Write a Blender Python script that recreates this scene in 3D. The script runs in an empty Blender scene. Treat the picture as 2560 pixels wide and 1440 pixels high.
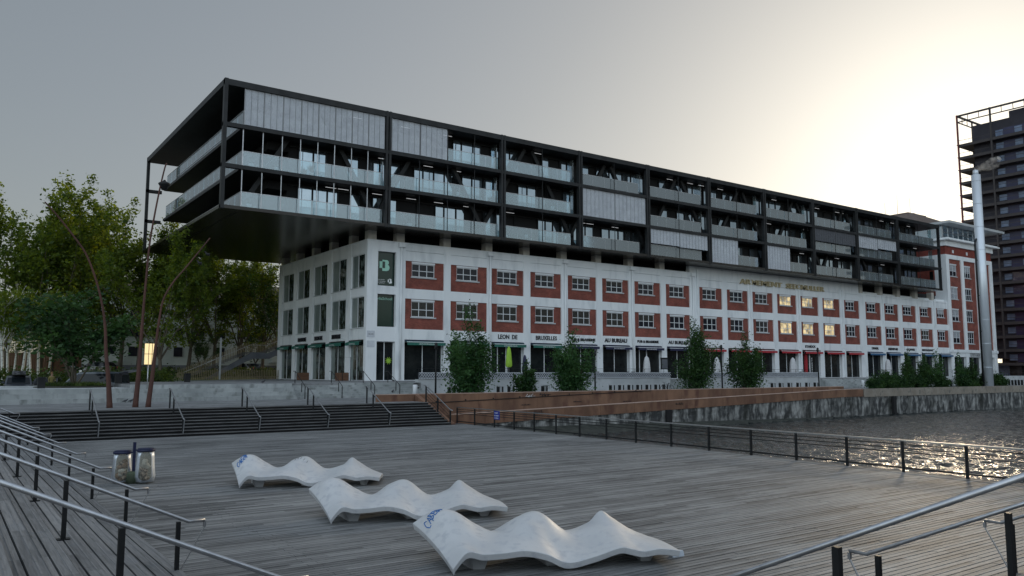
import bpy, math, random
import numpy as np
from mathutils import Vector, Matrix
random.seed(7); rng = np.random.default_rng(11)
R = math.radians
scene = bpy.context.scene

# ---------------------------------------------------------------- camera
EYE = 3.4
PITCH = math.atan(210 / 2005.0)
YAW = math.atan2(2016.0, 2842.0)            # angle of the view direction from +Y towards +X
cam_d = bpy.data.cameras.new("camera"); cam = bpy.data.objects.new("camera", cam_d)
scene.collection.objects.link(cam); scene.camera = cam
cam_d.sensor_width = 36; cam_d.lens = 2005 / 2560 * 36
cam_d.clip_start = 0.1; cam_d.clip_end = 6000
cam.location = (0, 0, EYE)
cam.rotation_euler = (R(90) + PITCH, 0, -YAW)

# ---------------------------------------------------------------- sky, sun, exposure
SUN_EL, SUN_AZ = R(12.8), R(23.8)           # azimuth measured from +X towards +Y
world = bpy.data.worlds.new("World"); scene.world = world; world.use_nodes = True
wn, wl = world.node_tree.nodes, world.node_tree.links
wn.clear()
wo = wn.new("ShaderNodeOutputWorld"); bg = wn.new("ShaderNodeBackground")
sky = wn.new("ShaderNodeTexSky"); sky.sky_type = 'NISHITA'; sky.sun_disc = False
sky.sun_elevation = SUN_EL; sky.sun_rotation = R(90) - SUN_AZ
sky.air_density = 1.0; sky.dust_density = 2.0; sky.ozone_density = 1.0
hs = wn.new("ShaderNodeHueSaturation"); hs.inputs['Saturation'].default_value = 0.75
bg.inputs['Strength'].default_value = 0.108
gm = wn.new("ShaderNodeGamma"); gm.inputs['Gamma'].default_value = 0.48      # soft, hazy evening sky
wl.new(sky.outputs[0], gm.inputs['Color']); rawk = wn.new("ShaderNodeVectorMath"); rawk.operation = 'MULTIPLY_ADD'; rawk.inputs[1].default_value = (.022,.022,.022)
wl.new(sky.outputs[0], rawk.inputs[0]); wl.new(gm.outputs[0], rawk.inputs[2]); wl.new(rawk.outputs[0], hs.inputs['Color'])
# added fill: unseen sky behind the camera brightened to lift the facades
tcw = wn.new("ShaderNodeTexCoord"); dt = wn.new("ShaderNodeVectorMath"); dt.operation = 'DOT_PRODUCT'
dt.inputs[1].default_value = Vector((-.53, -.75, .60)).normalized()
mrw = wn.new("ShaderNodeMapRange"); mrw.interpolation_type = 'SMOOTHSTEP'
for i_, v_ in ((1, .12), (2, .85), (3, 1.0), (4, 3.7)): mrw.inputs[i_].default_value = v_
sc_ = wn.new("ShaderNodeVectorMath"); sc_.operation = 'SCALE'
wl.new(tcw.outputs['Generated'], dt.inputs[0]); wl.new(dt.outputs['Value'], mrw.inputs[0]); wl.new(mrw.outputs[0], sc_.inputs['Scale']); wl.new(hs.outputs[0], sc_.inputs[0]); tnt = wn.new("ShaderNodeVectorMath"); tnt.operation = 'MULTIPLY'; tnt.inputs[1].default_value = (.975,1.0,1.01); wl.new(sc_.outputs[0], tnt.inputs[0]); wl.new(tnt.outputs[0], bg.inputs['Color'])
wl.new(bg.outputs[0], wo.inputs[0])
sd = bpy.data.lights.new("sun", 'SUN'); sun = bpy.data.objects.new("sun", sd)
scene.collection.objects.link(sun)
sd.energy = 1.0; sd.angle = R(10); sd.color = (1.0, 0.80, 0.55)
sdir = Vector((math.cos(SUN_AZ) * math.cos(SUN_EL), math.sin(SUN_AZ) * math.cos(SUN_EL), math.sin(SUN_EL)))
sun.rotation_euler = sdir.to_track_quat('Z', 'Y').to_euler()
scene.view_settings.view_transform = 'Standard'
scene.view_settings.look = 'None'
scene.view_settings.exposure = 0.78
scene.view_settings.gamma = 1.0

# ---------------------------------------------------------------- placing helpers (pixel of the photo + a real plane -> a point)
_F, _c, _s = 2005.0, math.cos(PITCH), math.sin(PITCH)
_fx, _fy = math.sin(YAW), math.cos(YAW)
def _ray(px, py):
    x = px - 1280; up = 720 - py
    h = _F * _c - up * _s
    return Vector((x * _fy + h * _fx, -x * _fx + h * _fy, _F * _s + up * _c))
def atz(px, py, z):
    r = _ray(px, py); t = (z - EYE) / r.z; return Vector((0, 0, EYE)) + r * t
def atv(px, py, v):
    r = _ray(px, py); return Vector((0, 0, EYE)) + r * (v / r.y)
def atu(px, py, u):
    r = _ray(px, py); return Vector((0, 0, EYE)) + r * (u / r.x)

# ---------------------------------------------------------------- mesh + object helpers
col = scene.collection
ORG = {}
class MB:
    def __init__(s): s.v = []; s.f = []; s.sm = []
    def add(s, vs, fs, smooth=False):
        n = len(s.v); s.v += [tuple(p) for p in vs]
        s.f += [tuple(i + n for i in f) for f in fs]; s.sm += [smooth] * len(fs); return s
    def box(s, x0, x1, y0, y1, z0, z1):
        if x0 > x1: x0, x1 = x1, x0
        if y0 > y1: y0, y1 = y1, y0
        if z0 > z1: z0, z1 = z1, z0
        return s.add([(x0,y0,z0),(x1,y0,z0),(x1,y1,z0),(x0,y1,z0),(x0,y0,z1),(x1,y0,z1),(x1,y1,z1),(x0,y1,z1)],
                     [(0,3,2,1),(4,5,6,7),(0,1,5,4),(1,2,6,5),(2,3,7,6),(3,0,4,7)])
    def hexa(s, b, t):
        return s.add(list(b) + list(t), [(3,2,1,0),(4,5,6,7),(0,1,5,4),(1,2,6,5),(2,3,7,6),(3,0,4,7)])
    def prism(s, poly, z0, z1):
        n = len(poly)
        return s.add([(x,y,z0) for x,y in poly] + [(x,y,z1) for x,y in poly],
                     [tuple(range(n-1,-1,-1)), tuple(range(n,2*n))] + [(i,(i+1)%n,n+(i+1)%n,n+i) for i in range(n)])
    def prof(s, poly, a0, a1, axis='y'):
        # profile polygon extruded along an axis; poly in (x,z) for axis y, (y,z) for axis x
        n = len(poly)
        if axis == 'y': P = [(p[0],a0,p[1]) for p in poly] + [(p[0],a1,p[1]) for p in poly]
        else: P = [(a0,p[0],p[1]) for p in poly] + [(a1,p[0],p[1]) for p in poly]
        return s.add(P, [tuple(range(n)), tuple(range(2*n-1,n-1,-1))] + [(i,n+i,n+(i+1)%n,(i+1)%n) for i in range(n)])
    def beam(s, p, q, w, h, up=(0,0,1)):
        p, q = Vector(p), Vector(q); d = (q-p).normalized(); u = Vector(up)
        if abs(d.dot(u)) > .99: u = Vector((1,0,0))
        a = d.cross(u).normalized(); b = a.cross(d).normalized()
        a *= w/2; b *= h/2
        return s.add([p-a-b,p+a-b,p+a+b,p-a+b,q-a-b,q+a-b,q+a+b,q-a+b],
                     [(0,1,2,3),(7,6,5,4),(0,4,5,1),(1,5,6,2),(2,6,7,3),(3,7,4,0)])
    def tube(s, pts, rad, n=8, cap=True):
        pts = [Vector(p) for p in pts]
        if not hasattr(rad, '__len__'): rad = [rad]*len(pts)
        vs = []; ref = None
        for i, p in enumerate(pts):
            d = (pts[min(i+1,len(pts)-1)] - pts[max(i-1,0)]).normalized()
            if ref is None:
                ref = Vector((0,0,1)) if abs(d.z) < .9 else Vector((1,0,0))
            a = d.cross(ref).normalized(); b = d.cross(a).normalized(); ref = b.cross(d) if False else ref
            for k in range(n):
                t = 2*math.pi*k/n; vs.append(p + (a*math.cos(t) + b*math.sin(t))*rad[i])
        fs = []
        for i in range(len(pts)-1):
            for k in range(n): fs.append((i*n+k, i*n+(k+1)%n, (i+1)*n+(k+1)%n, (i+1)*n+k))
        s.add(vs, fs, True)
        if cap:
            m = len(s.v) - len(vs)
            s.f += [tuple(m+k for k in range(n-1,-1,-1)), tuple(m+(len(pts)-1)*n+k for k in range(n))]; s.sm += [False, False]
        return s
    def lathe(s, prof, c=(0,0,0), n=16):
        vs = []; fs = []
        for r, z in prof:
            for k in range(n):
                t = 2*math.pi*k/n; vs.append((c[0]+r*math.cos(t), c[1]+r*math.sin(t), c[2]+z))
        for i in range(len(prof)-1):
            for k in range(n): fs.append((i*n+k, i*n+(k+1)%n, (i+1)*n+(k+1)%n, (i+1)*n+k))
        fs2 = [tuple(range(n-1,-1,-1)), tuple((len(prof)-1)*n+k for k in range(n))]
        s.add(vs, fs, True); m = len(s.v)-len(vs)
        s.f += [tuple(m+i for i in f) for f in fs2]; s.sm += [False, False]
        return s
    def blob(s, c, r, n=8, jit=0.0):
        rx, ry, rz = r if hasattr(r, '__len__') else (r,r,r)
        vs=[]; fs=[]
        for i in range(n+1):
            a = math.pi*i/n
            for k in range(n*2):
                t = math.pi*k/n; j = 1+random.uniform(-jit,jit)
                vs.append((c[0]+rx*j*math.sin(a)*math.cos(t), c[1]+ry*j*math.sin(a)*math.sin(t), c[2]+rz*j*math.cos(a)))
        m = n*2
        for i in range(n):
            for k in range(m): fs.append((i*m+k,(i+1)*m+k,(i+1)*m+(k+1)%m,i*m+(k+1)%m))
        return s.add(vs, fs, True)
    def build(s, name, mat, parent=None, loc=None, mat2=None):
        me = bpy.data.meshes.new(name)
        o = bpy.data.objects.new(name, me)
        if parent is not None:
            g = ORG.get(parent.name, Vector((0,0,0))); o.parent = parent
        elif loc is not None:
            g = Vector(loc); o.location = g
        else: g = Vector((0,0,0))
        ORG[o.name] = g
        me.from_pydata([(x-g.x, y-g.y, z-g.z) for x,y,z in s.v], [], s.f)
        me.polygons.foreach_set('use_smooth', s.sm)
        me.materials.append(mat); me.update()
        col.objects.link(o); return o
def tag(o, label=None, cat=None, group=None, kind=None):
    if label: o['label'] = label
    if cat: o['category'] = cat
    if group: o['group'] = group
    if kind: o['kind'] = kind
    return o
def root(name, loc, label, cat, group=None):
    o = bpy.data.objects.new(name, None); o.empty_display_size = .3
    o.location = loc; ORG[o.name] = Vector(loc); col.objects.link(o)
    return tag(o, label, cat, group)
def copy_tree(o, parent=None):
    c = o.copy(); col.objects.link(c)
    if parent is not None: c.parent = parent
    for ch in [x for x in o.children]: copy_tree(ch, c)
    return c
def struct(name, mb, mat): return tag(mb.build(name, mat), kind='structure')

# ---------------------------------------------------------------- materials
M = {}
def nd(nt, t, **k):
    n = nt.nodes.new(t)
    for a, b in k.items(): setattr(n, a, b)
    return n
def mat(name, c, rough=.7, metal=0., c2=None, scale=3., det=5., contrast=(.35,.65), bump=0., bscale=None, stretch=(1,1,1), spec=.5, coat=0., c3=None, s3=20.):
    m = bpy.data.materials.new(name); m.use_nodes = True; nt = m.node_tree; b = nt.nodes['Principled BSDF']
    b.inputs['Base Color'].default_value = (*c, 1); b.inputs['Roughness'].default_value = rough
    b.inputs['Metallic'].default_value = metal; b.inputs['Specular IOR Level'].default_value = spec
    if coat: b.inputs['Coat Weight'].default_value = coat
    tc = nd(nt, 'ShaderNodeTexCoord'); mp = nd(nt, 'ShaderNodeMapping'); mp.inputs['Scale'].default_value = stretch
    nt.links.new(tc.outputs['Object'], mp.inputs[0])
    last = None
    if c2 is not None:
        n = nd(nt, 'ShaderNodeTexNoise'); n.inputs['Scale'].default_value = scale; n.inputs['Detail'].default_value = det; n.inputs['Roughness'].default_value = .6
        r = nd(nt, 'ShaderNodeValToRGB'); r.color_ramp.elements[0].position = contrast[0]; r.color_ramp.elements[1].position = contrast[1]
        r.color_ramp.elements[0].color = (*c, 1); r.color_ramp.elements[1].color = (*c2, 1)
        nt.links.new(mp.outputs[0], n.inputs['Vector']); nt.links.new(n.outputs[0], r.inputs[0]); last = r.outputs[0]
        if c3 is not None:
            n3 = nd(nt, 'ShaderNodeTexNoise'); n3.inputs['Scale'].default_value = s3; n3.inputs['Detail'].default_value = 6
            r3 = nd(nt, 'ShaderNodeValToRGB'); r3.color_ramp.elements[0].position = .52; r3.color_ramp.elements[1].position = .68
            mx = nd(nt, 'ShaderNodeMix', data_type='RGBA'); mx.inputs[7].default_value = (*c3, 1)
            nt.links.new(mp.outputs[0], n3.inputs['Vector']); nt.links.new(n3.outputs[0], r3.inputs[0]); nt.links.new(r3.outputs[0], mx.inputs[0]); nt.links.new(last, mx.inputs[6]); last = mx.outputs[2]
        nt.links.new(last, b.inputs['Base Color'])
    if bump:
        n2 = nd(nt, 'ShaderNodeTexNoise'); n2.inputs['Scale'].default_value = bscale or scale*4; n2.inputs['Detail'].default_value = 5
        bp = nd(nt, 'ShaderNodeBump'); bp.inputs['Strength'].default_value = bump; bp.inputs['Distance'].default_value = .02
        nt.links.new(mp.outputs[0], n2.inputs['Vector']); nt.links.new(n2.outputs[0], bp.inputs['Height']); nt.links.new(bp.outputs[0], b.inputs['Normal'])
    M[name] = m; return m

def plank_mat(name, dark, light, along='x', width=.14, rough=.65):
    # weathered boards: a tone per board, grain along the board
    m = bpy.data.materials.new(name); m.use_nodes = True; nt = m.node_tree; b = nt.nodes['Principled BSDF']
    L = nt.links.new
    tc = nd(nt,'ShaderNodeTexCoord'); sp = nd(nt,'ShaderNodeSeparateXYZ'); L(tc.outputs['Object'], sp.inputs[0])
    A, B = ('X','Y') if along=='x' else ('Y','X')
    dv = nd(nt,'ShaderNodeMath',operation='DIVIDE'); dv.inputs[1].default_value = width; L(sp.outputs[B], dv.inputs[0])
    fl = nd(nt,'ShaderNodeMath',operation='FLOOR'); L(dv.outputs[0], fl.inputs[0])
    d2 = nd(nt,'ShaderNodeMath',operation='MULTIPLY_ADD'); d2.inputs[1].default_value = .31; L(sp.outputs[A], d2.inputs[0])
    ml = nd(nt,'ShaderNodeMath',operation='MULTIPLY'); ml.inputs[1].default_value = .37; L(fl.outputs[0], ml.inputs[0]); L(ml.outputs[0], d2.inputs[2])
    f2 = nd(nt,'ShaderNodeMath',operation='FLOOR'); L(d2.outputs[0], f2.inputs[0])
    cb = nd(nt,'ShaderNodeCombineXYZ'); L(fl.outputs[0], cb.inputs[0]); L(f2.outputs[0], cb.inputs[1])
    wn_ = nd(nt,'ShaderNodeTexWhiteNoise', noise_dimensions='2D'); L(cb.outputs[0], wn_.inputs['Vector'])
    mp = nd(nt,'ShaderNodeMapping'); mp.inputs['Scale'].default_value = (1.2,22,6) if along=='x' else (22,1.2,6); L(tc.outputs['Object'], mp.inputs[0])
    ns = nd(nt,'ShaderNodeTexNoise'); ns.inputs['Scale'].default_value = 1.6; ns.inputs['Detail'].default_value = 6; L(mp.outputs[0], ns.inputs['Vector'])
    n2 = nd(nt,'ShaderNodeTexNoise'); n2.inputs['Scale'].default_value = .35; n2.inputs['Detail'].default_value = 5; L(tc.outputs['Object'], n2.inputs['Vector'])
    a1 = nd(nt,'ShaderNodeMath',operation='MULTIPLY_ADD'); a1.inputs[1].default_value = .34; L(wn_.outputs['Value'], a1.inputs[0])
    m1 = nd(nt,'ShaderNodeMath',operation='MULTIPLY_ADD'); m1.inputs[1].default_value = .62; L(ns.outputs[0], m1.inputs[0])
    m2 = nd(nt,'ShaderNodeMath',operation='MULTIPLY'); m2.inputs[1].default_value = .45; L(n2.outputs[0], m2.inputs[0])
    L(m2.outputs[0], m1.inputs[2]); L(m1.outputs[0], a1.inputs[2])
    r = nd(nt,'ShaderNodeValToRGB'); r.color_ramp.elements[0].position=.38; r.color_ramp.elements[1].position=1.0
    r.color_ramp.elements[0].color=(*dark,1); r.color_ramp.elements[1].color=(*light,1)
    L(a1.outputs[0], r.inputs[0]); L(r.outputs[0], b.inputs['Base Color'])
    b.inputs['Roughness'].default_value = rough; b.inputs['Specular IOR Level'].default_value = .3
    bp = nd(nt,'ShaderNodeBump'); bp.inputs['Strength'].default_value=.6; bp.inputs['Distance'].default_value=.01
    L(ns.outputs[0], bp.inputs['Height']); L(bp.outputs[0], b.inputs['Normal'])
    M[name] = m; return m

def brick_mat(name, c1, c2, mortar):
    m = bpy.data.materials.new(name); m.use_nodes = True; nt = m.node_tree; b = nt.nodes['Principled BSDF']; L = nt.links.new
    tc = nd(nt,'ShaderNodeTexCoord'); sp = nd(nt,'ShaderNodeSeparateXYZ'); L(tc.outputs['Object'], sp.inputs[0])
    ad = nd(nt,'ShaderNodeMath',operation='ADD'); L(sp.outputs['X'], ad.inputs[0]); L(sp.outputs['Y'], ad.inputs[1])
    cb = nd(nt,'ShaderNodeCombineXYZ'); L(ad.outputs[0], cb.inputs[0]); L(sp.outputs['Z'], cb.inputs[1])
    br = nd(nt,'ShaderNodeTexBrick'); br.inputs['Scale'].default_value = 1.0
    br.inputs['Brick Width'].default_value = .23; br.inputs['Row Height'].default_value = .075; br.inputs['Mortar Size'].default_value = .007
    br.inputs['Color1'].default_value=(*c1,1); br.inputs['Color2'].default_value=(*c2,1); br.inputs['Mortar'].default_value=(*mortar,1)
    L(cb.outputs[0], br.inputs['Vector'])
    n = nd(nt,'ShaderNodeTexNoise'); n.inputs['Scale'].default_value=.9; n.inputs['Detail'].default_value=7; L(tc.outputs['Object'], n.inputs['Vector'])
    r = nd(nt,'ShaderNodeValToRGB'); r.color_ramp.elements[0].position=.3; r.color_ramp.elements[1].position=.75
    r.color_ramp.elements[0].color=(.62,.62,.62,1); r.color_ramp.elements[1].color=(1.15,1.15,1.15,1); L(n.outputs[0], r.inputs[0])
    mx = nd(nt,'ShaderNodeMix',data_type='RGBA',blend_type='MULTIPLY'); mx.inputs[0].default_value=1; L(br.outputs['Color'], mx.inputs[6]); L(r.outputs[0], mx.inputs[7])
    L(mx.outputs[2], b.inputs['Base Color']); b.inputs['Roughness'].default_value=.85
    M[name]=m; return m

def glass_mat(name, tint, refl=.35, alpha=.5, rough=.03):
    # coated glass: partly see-through, partly mirror, slightly milky
    m = bpy.data.materials.new(name); m.use_nodes = True; nt = m.node_tree; nt.nodes.clear(); L = nt.links.new
    o = nd(nt,'ShaderNodeOutputMaterial'); tr = nd(nt,'ShaderNodeBsdfTransparent'); tr.inputs[0].default_value=(*[min(1,t*1.1) for t in tint],1)
    gl = nd(nt,'ShaderNodeBsdfGlossy'); gl.inputs['Roughness'].default_value=rough; gl.inputs[0].default_value=(.9,.95,1,1)
    df = nd(nt,'ShaderNodeBsdfDiffuse'); df.inputs[0].default_value=(*tint,1)
    fr = nd(nt,'ShaderNodeFresnel'); fr.inputs[0].default_value=1.5
    ad = nd(nt,'ShaderNodeMath',operation='ADD',use_clamp=True); ad.inputs[1].default_value=refl; L(fr.outputs[0], ad.inputs[0])
    m1 = nd(nt,'ShaderNodeMixShader'); m1.inputs[0].default_value = alpha; L(tr.outputs[0], m1.inputs[1]); L(df.outputs[0], m1.inputs[2])
    m2 = nd(nt,'ShaderNodeMixShader'); L(ad.outputs[0], m2.inputs[0]); L(m1.outputs[0], m2.inputs[1]); L(gl.outputs[0], m2.inputs[2])
    L(m2.outputs[0], o.inputs[0]); M[name]=m; return m

def leaf_mat(name, c1, c2, trans=.35):
    m = bpy.data.materials.new(name); m.use_nodes = True; nt = m.node_tree; nt.nodes.clear(); L = nt.links.new
    o = nd(nt,'ShaderNodeOutputMaterial'); tc = nd(nt,'ShaderNodeTexCoord')
    n = nd(nt,'ShaderNodeTexNoise'); n.inputs['Scale'].default_value=.9; n.inputs['Detail'].default_value=6; L(tc.outputs['Object'], n.inputs['Vector'])
    r = nd(nt,'ShaderNodeValToRGB'); r.color_ramp.elements[0].position=.36; r.color_ramp.elements[1].position=.64
    r.color_ramp.elements[0].color=(*c1,1); r.color_ramp.elements[1].color=(*c2,1); L(n.outputs[0], r.inputs[0])
    pb = nd(nt,'ShaderNodeBsdfPrincipled'); pb.inputs['Roughness'].default_value=.55; L(r.outputs[0], pb.inputs['Base Color']); pb.inputs['Specular IOR Level'].default_value=.3
    tl = nd(nt,'ShaderNodeBsdfTranslucent')
    br = nd(nt,'ShaderNodeMix',data_type='RGBA',blend_type='MULTIPLY'); br.inputs[0].default_value=1; br.inputs[7].default_value=(1.9,1.7,.5,1); L(r.outputs[0], br.inputs[6]); L(br.outputs[2], tl.inputs[0])
    mx = nd(nt,'ShaderNodeMixShader'); mx.inputs[0].default_value=trans; L(pb.outputs[0], mx.inputs[1]); L(tl.outputs[0], mx.inputs[2]); L(mx.outputs[0], o.inputs[0])
    M[name]=m; return m

plank_mat('deck_wood', (.05,.052,.054), (.36,.363,.36), 'x', .14, .6)
plank_mat('step_wood', (.10,.104,.108), (.32,.325,.33), 'y', .19)
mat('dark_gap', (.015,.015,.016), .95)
mat('far_step_wood', (.06,.06,.062), .6, c2=(.17,.17,.17), scale=.8, stretch=(1,6,6), bump=.2)
mat('paving', (.17,.175,.18), .75, c2=(.27,.275,.28), scale=.5, bump=.15, c3=(.13,.135,.13), s3=2.5)
mat('asphalt', (.06,.06,.062), .85, c2=(.09,.09,.09), scale=2, bump=.3)
mat('concrete', (.27,.29,.29), .8, c2=(.42,.44,.44), scale=.7, bump=.3, c3=(.20,.215,.21), s3=1.8, stretch=(1,1,.45))
mat('concrete_pale', (.42,.44,.45), .75, c2=(.54,.56,.57), scale=.6, bump=.15)
mat('bench_concrete', (.58,.59,.60), .42, c2=(.70,.705,.71), scale=.9, bump=.15, bscale=40, c3=(.55,.565,.59), s3=6, contrast=(.3,.7))
mat('rust', (.065,.028,.022), .8, c2=(.115,.05,.036), scale=1.2, bump=.3, stretch=(1,1,.4))
mat('red_concrete', (.145,.075,.047), .8, c2=(.27,.145,.088), scale=.55, bump=.35, c3=(.13,.06,.04), s3=1.3, stretch=(1,1,.5))
mat('red_coping', (.40,.27,.21), .8, c2=(.52,.37,.30), scale=1.2)
mat('old_stone', (.05,.052,.052), .9, c2=(.42,.42,.40), scale=1.7, det=9, contrast=(.43,.68), bump=.9, bscale=5, stretch=(1,1,.33), c3=(.03,.032,.028), s3=.55)
mat('algae_stone', (.02,.024,.02), .7, c2=(.06,.065,.055), scale=2, bump=.8, bscale=4)
mat('steel_rail', (.56,.57,.59), .38, metal=.95, c2=(.44,.45,.47), scale=6, spec=.5)
mat('dark_steel', (.010,.011,.012), .5, metal=0, spec=.3, c2=(.02,.021,.022), scale=2)
mat('frame_steel', (.012,.013,.014), .5, metal=0, spec=.35, c2=(.026,.028,.030), scale=.8)
mat('soffit', (.022,.020,.019), .22, metal=.35, c2=(.035,.03,.026), scale=.35, bump=.25, bscale=1.2)
mat('white_wall', (.79,.82,.84), .75, c2=(.87,.89,.90), scale=.35, det=8, bump=.05, c3=(.69,.72,.74), s3=.9, stretch=(1,1,.3))
mat('cream_stub', (.50,.47,.42), .8, c2=(.60,.57,.51), scale=2)
brick_mat('brick', (.225,.052,.037), (.32,.085,.055), (.21,.11,.095))
brick_mat('brick_dark', (.22,.040,.028), (.30,.06,.04), (.16,.06,.05))
mat('white_paint', (.78,.80,.82), .4, c2=(.70,.72,.74), scale=2)
mat('shutter', (.045,.043,.036), .75, c2=(.075,.07,.058), scale=4)
mat('window_glass', (.012,.014,.022), .05, c2=(.025,.028,.036), scale=.5, spec=.3, bump=.05, bscale=.8)
mat('shop_glass', (.008,.010,.012), .05, c2=(.022,.026,.026), scale=.9, spec=.35)
mat('side_glass', (.010,.016,.015), .05, c2=(.17,.21,.20), scale=1.5, det=8, contrast=(.47,.66), stretch=(1,1.6,.8), spec=.7, bump=.1, bscale=.5)  # mottled pale patches painted in for trees mirrored in the panes
mat('side_glass_pale', (.17,.21,.205), .12, c2=(.26,.30,.29), scale=.8, stretch=(1,1,.3), spec=.6)
mat('mirror_glass', (.34,.42,.48), .05, metal=.9, c2=(.50,.58,.64), scale=.3, bump=.03, bscale=.5)
glass_mat('rail_glass', (.72,.83,.85), .12, .20)
glass_mat('penthouse_glass', (.30,.45,.55), .35, .35)
mat('blind', (.56,.585,.63), .5, metal=.1, c2=(.66,.69,.73), scale=1.5)
mat('blind_dark', (.13,.135,.15), .6, metal=.2)
mat('black_letter', (.012,.012,.018), .5)
mat('navy', (.015,.018,.06), .6); mat('green_cloth', (.02,.13,.10), .7, c2=(.03,.16,.12), scale=3)
mat('red_cloth', (.38,.02,.03), .7, c2=(.45,.03,.04), scale=3); mat('blue_cloth', (.04,.12,.25), .7)
mat('lime_cloth', (.28,.50,.04), .7, c2=(.36,.60,.06), scale=5); mat('white_cloth', (.55,.55,.56), .8, c2=(.68,.68,.69), scale=4, bump=.2)
mat('letter_metal', (.50,.42,.26), .4, metal=.3)
mat('mint', (.40,.72,.58), .6); mat('white_letter', (.8,.82,.82), .6); mat('forest_green', (.006,.030,.022), .12, spec=.5)
mat('blue_sign', (.02,.04,.28), .4); mat('blue_paint', (.01,.16,.50), .5)
mat('chimney_steel', (.74,.79,.84), .32, metal=.35, c2=(.66,.71,.77), scale=1.2, stretch=(1,1,.15))
mat('tower_body', (.03,.028,.038), .7, c2=(.045,.042,.055), scale=.4)
mat('tower_glass', (.11,.15,.24), .4, c2=(.22,.28,.40), scale=.5)
mat('tower_slab', (.045,.039,.04), .6, c2=(.06,.052,.052), scale=.6)
mat('tower_fin', (.22,.05,.045), .6)
mat('tower_blue', (.03,.032,.075), .35, c2=(.045,.045,.11), scale=.3)
mat('pale_render', (.46,.50,.46), .85, c2=(.56,.60,.55), scale=.5); mat('roof_tile', (.13,.10,.09), .8, c2=(.18,.14,.12), scale=2)
mat('plinth', (.13,.14,.16), .85, c2=(.18,.19,.21), scale=1)
mat('bark', (.055,.045,.034), .9, c2=(.13,.11,.08), scale=3, bump=.6, stretch=(1,1,.4))
mat('birch', (.60,.60,.56), .8, c2=(.12,.11,.10), scale=3.5, contrast=(.55,.62), stretch=(1,1,2.2))
leaf_mat('leaf_plane', (.035,.075,.014), (.15,.20,.03), .55)
leaf_mat('leaf_dark', (.014,.045,.015), (.05,.11,.03), .3)
leaf_mat('leaf_willow', (.014,.052,.016), (.065,.15,.05), .3)
leaf_mat('leaf_hedge', (.015,.035,.008), (.08,.12,.02), .3)
mat('grass', (.035,.07,.015), .9, c2=(.09,.13,.03), scale=1.5, bump=.6)
mat('soil', (.03,.03,.02), .95)
mat('wood_picket', (.20,.165,.10), .8, c2=(.32,.27,.17), scale=5)
mat('planter_wood', (.10,.045,.025), .75, c2=(.16,.08,.04), scale=4, stretch=(.3,.3,5))
mat('stair_metal', (.11,.12,.14), .5, metal=.3, c2=(.16,.17,.19), scale=1)
mat('car_grey', (.07,.08,.10), .3, metal=.2, coat=.5); mat('car_black', (.012,.012,.014), .2, coat=.9)
mat('car_silver', (.07,.09,.12), .3, metal=.2, coat=.5); mat('tyre', (.02,.02,.02), .9); mat('car_glass', (.012,.016,.02), .05, spec=.3)
mat('lamp_glass', (.7,.7,.68), .15, spec=.8)
mat('skin', (.45,.27,.19), .6); mat('hair', (.25,.14,.06), .8); mat('jacket_dark', (.04,.03,.03), .8); mat('trousers', (.03,.035,.05), .85); mat('top_olive', (.28,.24,.08), .8)
mat('litter_brown', (.20,.12,.07), .8, c2=(.45,.30,.22), scale=9); mat('litter_white', (.75,.76,.78), .7, c2=(.6,.6,.62), scale=8)
mat('litter_mixed', (.10,.07,.05), .8, c2=(.50,.42,.38), scale=14, contrast=(.45,.55))
glass_mat('bag_film', (.72,.70,.62), .0, .10, .5)
mat('bin_blue', (.012,.017,.06), .5); mat('bin_base', (.05,.065,.045), .85, c2=(.08,.10,.06), scale=6)
mat('pigeon', (.05,.052,.06), .8); mat('carton', (.62,.68,.75), .6)

def water_mat():
    m = bpy.data.materials.new('water'); m.use_nodes = True; nt = m.node_tree; b = nt.nodes['Principled BSDF']; L = nt.links.new
    b.inputs['Base Color'].default_value=(.010,.016,.017,1); b.inputs['Roughness'].default_value=.05; b.inputs['Specular IOR Level'].default_value=1.0
    tc = nd(nt,'ShaderNodeTexCoord'); n1 = nd(nt,'ShaderNodeTexNoise'); n1.inputs['Scale'].default_value=6.5; n1.inputs['Detail'].default_value=4; L(tc.outputs['Object'], n1.inputs['Vector'])
    bp = nd(nt,'ShaderNodeBump'); bp.inputs['Strength'].default_value=1.0; bp.inputs['Distance'].default_value=.07; L(n1.outputs[0], bp.inputs['Height'])
    L(bp.outputs[0], b.inputs['Normal']); M['water']=m
water_mat()
def emit_mat(name, c, s):
    m = bpy.data.materials.new(name); m.use_nodes=True; b=m.node_tree.nodes['Principled BSDF']
    b.inputs['Base Color'].default_value=(*c,1); b.inputs['Emission Color'].default_value=(*c,1); b.inputs['Emission Strength'].default_value=s; M[name]=m
emit_mat('tube_light', (.95,.97,1), .3); emit_mat('sunlit_sign', (1.0,.75,.38), .5)

m = bpy.data.materials.new('sun_glint_pane'); m.use_nodes = True; M['sun_glint_pane'] = m; nt = m.node_tree; b_ = nt.nodes['Principled BSDF']; b_.inputs['Roughness'].default_value = .1  # warm emission painted in for sun reflections on a few facade panes
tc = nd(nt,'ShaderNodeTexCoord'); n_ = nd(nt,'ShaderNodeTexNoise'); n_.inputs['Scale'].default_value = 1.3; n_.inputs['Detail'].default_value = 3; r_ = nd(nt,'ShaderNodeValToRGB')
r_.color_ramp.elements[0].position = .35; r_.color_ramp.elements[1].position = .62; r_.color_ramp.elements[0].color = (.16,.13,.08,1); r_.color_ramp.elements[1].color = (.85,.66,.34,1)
nt.links.new(tc.outputs['Object'], n_.inputs['Vector']); nt.links.new(n_.outputs[0], r_.inputs[0]); nt.links.new(r_.outputs[0], b_.inputs['Emission Color']); b_.inputs['Emission Strength'].default_value = .6; b_.inputs['Base Color'].default_value = (.1,.09,.07,1)

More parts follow.
